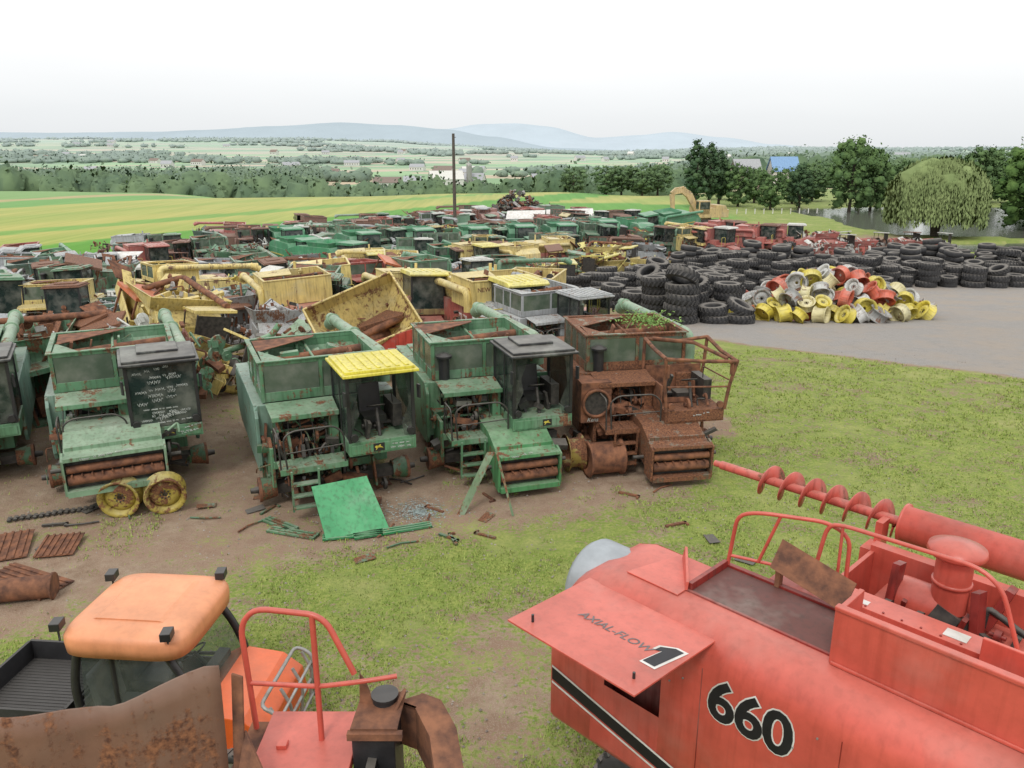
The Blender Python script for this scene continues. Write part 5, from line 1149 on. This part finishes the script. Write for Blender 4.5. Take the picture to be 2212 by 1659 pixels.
for (x, y, k, s, sx) in ((25, 110, 2, .92, .9), (27.3, 112, 2, .88, .9), (29.2, 114, 2, .78, 1), (31.4, 112, 3, .68, 1), (34, 106, 3, .62, 1), (38.5, 108, 1, .68, .9), (43.6, 104, 0, 1.05, .9), (47.2, 106, 0, .92, .8), (50, 116, 1, .70, 1), (54, 118, 3, .70, 1), (58, 120, 3, .72, 1), (68, 118, 0, .85, 1), (75, 116, 1, .95, 1), (63, 116, 3, .8, 1), (72, 122, 3, .9, 1.2), (17, 146, 3, .58, 1.4), (20, 148, 0, .56, 1.4), (23.5, 146, 3, .62, 1.4), (12.5, 165, 3, .6, 1.4), (36, 120, 3, .6, 1.1), (41, 118, 3, .6, 1.1), (27, 150, 0, .6, 1.4), (33, 128, 0, .62, 1.4), (46, 124, 3, .7, 1.3)):
    tree(x, y, k, s, sx=sx)
for (x, y, k, s) in ((51.5, 80, 0, .95), (54.5, 84, 1, 1.05), (48.0, 70.5, 1, .50), (57, 88, 0, 1.0), (47.2, 66, 3, .42), (51, 73, 1, .85)):
    tree(x, y, k, s, 'large overhanging green tree at the pond edge')
wx, wy, wz = G(38.3, 72.5)
wl = root('willow_tree', 'large weeping willow with drooping branches on the pond bank', 'tree', (wx, wy, wz), 0, scale=1.30)
g = random.Random(8); m = MB(); m.path([(0, 0, -.3), (-.2, 0, 1.5), (-.9, .1, 3.2), (-1.6, .2, 4.8)], .24, 8); m.path([(.2, 0, -.3), (.4, 0, 1.2), (1.1, .1, 2.8), (1.9, .1, 4.8)], .24, 8); m.path([(0, 0, .8), (.1, .2, 3), (0, .3, 5.5)], .16, 8)
mk('trunk', m.mesh('trunk', [BARK]), wl); m = LB()
m.blob((0, 0, 4.3), 3.9, 2.7, 3, 20, 12, .3)
for i in range(3000):
    a = g.uniform(0, 2*pi); rr = sqrt(g.random()); lobe = 1+.06*sin(a*5+1)+.04*sin(a*11)
    if rr < .5 and g.random() < .4: rr = .5+.5*g.random()
    x, y = cos(a)*rr*4.4*lobe, sin(a)*rr*4.4*lobe; zt = 7.2*max(.0, 1-(rr*.84)**2.6)**.5*(1+.07*noise.noise((x*.8, y*.8, 0)))
    ln = g.uniform(1.2, 5.0) if rr > .4 else g.uniform(.8, 2.2); zz = zt; stop = max(.9+.9*g.random()+.5*noise.noise((a*2, 0, 0)), zt-ln); mid = noise.noise((cos(a)*3, sin(a)*3, rr*2))
    while zz > stop:
        t_ = g.uniform(0, 3.14); s_ = g.uniform(.05, .11); l_ = g.uniform(.14, .26); q = Vector((x+g.gauss(0, .1), y+g.gauss(0, .1), zz))
        nr = (Vector((cos(a+mid*1.2), sin(a+mid*1.2), 0))*(.2+rr*.5)+UP*(1.2 if zz > zt-.9 else .6)).normalized()
        m.quad(q, Vector((0, 0, 1)), Vector((cos(t_), sin(t_), 0)), l_, s_, nr); zz -= .17
mk('crown', m.mesh('crown', LEAFW), wl)
m = MB(); g = random.Random(4)
for i in range(200):
    x = g.gauss(0, .4); y = g.gauss(0, .3); z = abs(g.gauss(0, .12)); a = g.uniform(0, 6.3); l = .15
    m.add([(x, y, z), (x+cos(a)*l*.5-.03, y+sin(a)*l*.5, z+.05), (x+cos(a)*l, y+sin(a)*l, z+.02), (x+cos(a)*l*.5+.03, y+sin(a)*l*.5, z+.04)], [(0, 1, 2, 3)])
for i in range(7): m.cyl((g.gauss(0, .3), g.gauss(0, .2), -.3), (g.gauss(0, .4), g.gauss(0, .3), .3), .012, n=5)
single('weed_bush', m.mesh('weed_bush', [leafm('weed_leaves', (.09, .19, .04), (.26, .40, .13), False)], False), 'leafy green weeds growing out of an open grain tank', 'plant', (3.6, 20.6, 3.05))
def woods(name, pts, nq, ls, lab, na=8, nb=5):
    g = random.Random(len(pts)); m = LB()
    for i, (x, y, h, r_) in enumerate(pts):
        zb = H(x, y); C0 = Vector((x, y, zb+h*.35)); m.blob((x, y, zb+h*.42), r_*.9, h*.48, i*.37, na, nb, .45)
        for j in range(nq):
            th = g.uniform(0, 2*pi); cz_ = g.uniform(-.4, 1); sr = sqrt(max(0, 1-cz_*cz_)); kk = g.uniform(.8, 1.2)*(1+.2*sin(th*3+i))
            q = Vector((x+cos(th)*sr*r_*kk, y+sin(th)*sr*r_*kk, zb+h*.45+cz_*h*.52*kk)); u = Vector((g.gauss(0, 1), g.gauss(0, .5), g.gauss(0, .8))).normalized(); v = u.orthogonal().normalized(); s_ = ls*g.uniform(.6, 1.3)
            nr = ((q-C0).normalized()+UP*.5+Vector((g.gauss(0, .3), g.gauss(0, .3), g.gauss(0, .3)))).normalized(); m.quad(q, u, v, s_, s_*.7, nr)
    struct(name, m.mesh(name, LEAFF), 'stuff', lab, 'woodland')
g = random.Random(12); P1 = []
while len(P1) < 1700:
    y = g.uniform(330, 780); x = g.uniform(-.72*y, -.08*y)
    if x > -.24*y and y > 400: continue
    if noise.noise((x*.006, y*.006, 0)) < -.25: continue
    P1.append((x, y, g.uniform(8, 17), g.uniform(3.5, 7.5)))
woods('woodland', P1, 44, .85, 'dense green woodland filling the valley')
P2 = []
while len(P2) < 620:
    y = g.uniform(270, 620); x = g.uniform(.04*y, .75*y)
    if noise.noise((x*.015, y*.015, 7)) < -.05: continue
    P2.append((x, y, g.uniform(7, 13), g.uniform(3.5, 7)))
for i in range(170): y = g.uniform(290, 380); P2.append((g.uniform(-.14, .14)*y, y, g.uniform(6, 11), 4.5))
woods('woodland', P2, 44, .75, 'mixed green trees beyond the pond')
P3 = []
while len(P3) < 5200:
    y = 620+g.random()**.8*3200; x = g.uniform(-.72*y, .72*y); k = noise.noise((x*.0016, y*.0042, 4))+.3*noise.noise((x*.008, y*.02, 9))
    if k < .17-.13*(x > .1*y): continue
    if y < 900 and -.18*y < x < .05*y: continue
    P3.append((x, y, g.uniform(7, 13), g.uniform(7, 15)))
woods('distant_woodland', P3, 8, 2.0, 'hazy belts of trees between distant fields', 6, 4)

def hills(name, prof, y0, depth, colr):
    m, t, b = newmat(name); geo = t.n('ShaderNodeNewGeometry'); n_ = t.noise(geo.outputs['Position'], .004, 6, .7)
    t.put(b.inputs['Base Color'], t.mix(t.mr(n_, .35, .65), tuple(x*.93 for x in colr), colr)); b.inputs['Roughness'].default_value = 1; b.inputs['Specular IOR Level'].default_value = 0  # pale blue of distance haze painted in as the hill colour
    m_ = MB(); k = 6; vs = []; n = 120; x0, x1 = prof[0][0], prof[-1][0]
    for i in range(n+1):
        x = x0+(x1-x0)*i/n; z = 0
        for j in range(len(prof)-1):
            if prof[j][0] <= x <= prof[j+1][0]: t_ = (x-prof[j][0])/(prof[j+1][0]-prof[j][0]); t_ = t_*t_*(3-2*t_); z = prof[j][1]+(prof[j+1][1]-prof[j][1])*t_
        z += 3.5*noise.noise((x*.004, 1, 0))+1.5*noise.noise((x*.02, 3, 0))
        for (dy, f) in ((-1, -.3), (-.55, .35), (-.2, .85), (0, 1), (.3, .8), (1, -.3)): vs.append((x, y0+dy*depth+60*noise.noise((x*.002, dy, 0)), z*f if f > 0 else -40))
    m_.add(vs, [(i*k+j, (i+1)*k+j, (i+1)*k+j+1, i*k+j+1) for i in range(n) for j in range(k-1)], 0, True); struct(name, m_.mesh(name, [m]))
f5 = lambda px, v, Y: ((px-1106)/1700*Y/1.045, 7.5+(327-v)*.000541*Y)
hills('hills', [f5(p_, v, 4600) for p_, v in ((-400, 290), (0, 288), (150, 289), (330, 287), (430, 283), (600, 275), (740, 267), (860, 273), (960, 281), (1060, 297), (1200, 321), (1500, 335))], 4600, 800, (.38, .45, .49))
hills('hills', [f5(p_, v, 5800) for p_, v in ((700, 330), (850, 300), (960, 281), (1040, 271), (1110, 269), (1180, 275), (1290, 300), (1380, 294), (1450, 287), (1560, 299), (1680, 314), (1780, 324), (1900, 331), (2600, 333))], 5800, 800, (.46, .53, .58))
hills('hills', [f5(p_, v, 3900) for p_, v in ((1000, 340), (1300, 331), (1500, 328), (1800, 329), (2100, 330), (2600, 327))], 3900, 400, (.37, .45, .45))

def farm(x, y, w, l, h, rz, wc, rcl, lab='small white farmhouse among trees in the valley', silo=False):
    z = H(x, y); r = root('farmhouse' if h < 9 else 'barn', lab, 'building', (x, y, z), rz, 'farm buildings in the valley')
    m = MB(); m.box(-l/2, l/2, -w/2, w/2, -1, h*.55); m.prism([(-w/2, h*.55), (w/2, h*.55), (0, h)], 'x', -l/2, l/2)
    mk('wall', m.mesh('wall', [wc]), r); m = MB()
    m.plate([(-l/2-.4, -w/2-.4, h*.55-.1), (l/2+.4, -w/2-.4, h*.55-.1), (l/2+.4, 0, h+.12), (-l/2-.4, 0, h+.12)], .2); m.plate([(-l/2-.4, 0, h+.12), (l/2+.4, 0, h+.12), (l/2+.4, w/2+.4, h*.55-.1), (-l/2-.4, w/2+.4, h*.55-.1)], .2); mk('roof', m.mesh('roof', [rcl]), r)
    for i in range(min(6, max(2, int(l/4)))):
        m = MB(); m.box(-l/2+1.5+i*4, -l/2+2.6+i*4, -w/2-.05, -w/2-.01, h*.2, h*.4); mk('window', m.mesh('window', [BLACK]), r)
    if silo:
        m = MB(); m.cyl((0, 0, 0), (0, 0, h*1.3), 2.2, n=16); m.lathe([(2.2, 0), (1.6, 1.2), (0, 1.8)], (0, 0, h*1.3), (0, 0, 1), 16); single('silo', m.mesh('silo', [GREY]), 'grey cylindrical farm silo beside a barn', 'silo', (x+l*.7, y+3, z))
BL = simple('blue_roof', (.22, .38, .62), .5); GRF = simple('grey_roof', (.42, .43, .45), .6); BR = simple('brown_roof', (.26, .2, .17), .8); BRK = simple('pale_brick', (.46, .36, .31), .8)
farm(-52, 640, 13, 26, 14, .3, WHITE, WHITE, 'white barn with grey roof below the field', True); farm(-30, 650, 10, 16, 12, -.3, WHITE, GRF); farm(-98, 640, 10, 22, 9, .1, WHITE, BR); farm(-82, 670, 9, 14, 9, 0, WHITE, GRF); farm(25, 700, 10, 18, 10, .4, BRK, GRF)
farm(75, 262, 7, 8, 9.3, .1, BRK, GRF, 'brick house with grey gable roof behind trees'); farm(87.0, 262, 7, 8, 9.6, 0, WHITE, BL, 'white building with bright blue roof beyond the pond')
g = random.Random(19)
for i in range(44):
    y = g.uniform(750, 2400); x = g.uniform(-.6*y, .6*y); farm(x, y, 11, g.uniform(12, 26), g.uniform(8, 12), g.uniform(-.6, .6), WHITE, g.choice([GRF, GRF, WHITE, BR]), 'distant white farm building in the hazy valley')
pm_ = MB(); pm_.box(-.07, .07, -.07, .07, 0, .8); pm_.box(-.09, .09, -.09, .09, .8, .85); pme = pm_.mesh('post', [WHITE])
for i in range(14): single('fence_post', pme, 'short white post along the lane by the pond', 'post', G(23+i*1.15, 98+.15*i), group='white posts along the lane')

# ------------------------------------------------------------------ world, sun, camera
w = bpy.data.worlds.new('World'); scene.world = w; w.use_nodes = True; nt = w.node_tree; nt.nodes.clear(); t = NT(nt)
sky = t.n('ShaderNodeTexSky', sky_type='NISHITA'); sky.sun_disc = False; sky.sun_elevation = radians(50); sky.sun_rotation = radians(200)
tc = t.n('ShaderNodeTexCoord'); sx = t.n('ShaderNodeSeparateXYZ'); t.put(sx.inputs[0], tc.outputs['Generated'])
mp = t.n('ShaderNodeMapping'); mp.inputs['Scale'].default_value = (1, 1, 5); t.put(mp.inputs[0], tc.outputs['Generated']); cn_ = t.noise(mp.outputs[0], 1.6, 4)
h_ = t.m('ADD', sx.outputs[2], t.m('MULTIPLY', t.m('SUBTRACT', cn_, .5), .06))
rp = t.n('ShaderNodeValToRGB'); e = rp.color_ramp.elements; e[0].position = 0; e[0].color = (.65, .67, .69, 1); e[1].position = .17; e[1].color = (.98, .98, .98, 1)
x_ = e.new(.04); x_.color = (.70, .715, .73, 1); x_ = e.new(.09); x_.color = (.80, .805, .81, 1)
t.put(rp.inputs[0], h_)
nis = t.mix(1., sky.outputs[0], (.10, .10, .10), 'MULTIPLY')
cc = t.mix(.94, nis, rp.outputs[0]); bg = t.n('ShaderNodeBackground'); t.put(bg.inputs[0], cc); bg.inputs[1].default_value = 1.27
o = t.n('ShaderNodeOutputWorld'); nt.links.new(bg.outputs[0], o.inputs[0])
sl = bpy.data.lights.new('sun', 'SUN'); sl.energy = 1.4; sl.angle = radians(14); sl.color = (1, .96, .90); so_ = bpy.data.objects.new('sun', sl); col.objects.link(so_); so_.rotation_euler = (radians(36), radians(-14), 0)
cam = bpy.data.cameras.new('camera'); cam.sensor_width = 36; cam.lens = 36*1700/2212; cam.clip_end = 20000; cam.clip_start = .05
co = bpy.data.objects.new('camera', cam); col.objects.link(co); co.location = (0, 0, 7.5); co.rotation_euler = (radians(90-16.53), 0, 0); scene.camera = co
scene.view_settings.view_transform = 'Standard'; scene.view_settings.look = 'None'; scene.view_settings.exposure = 0
print('machines', cnt, 'tyres', nt)
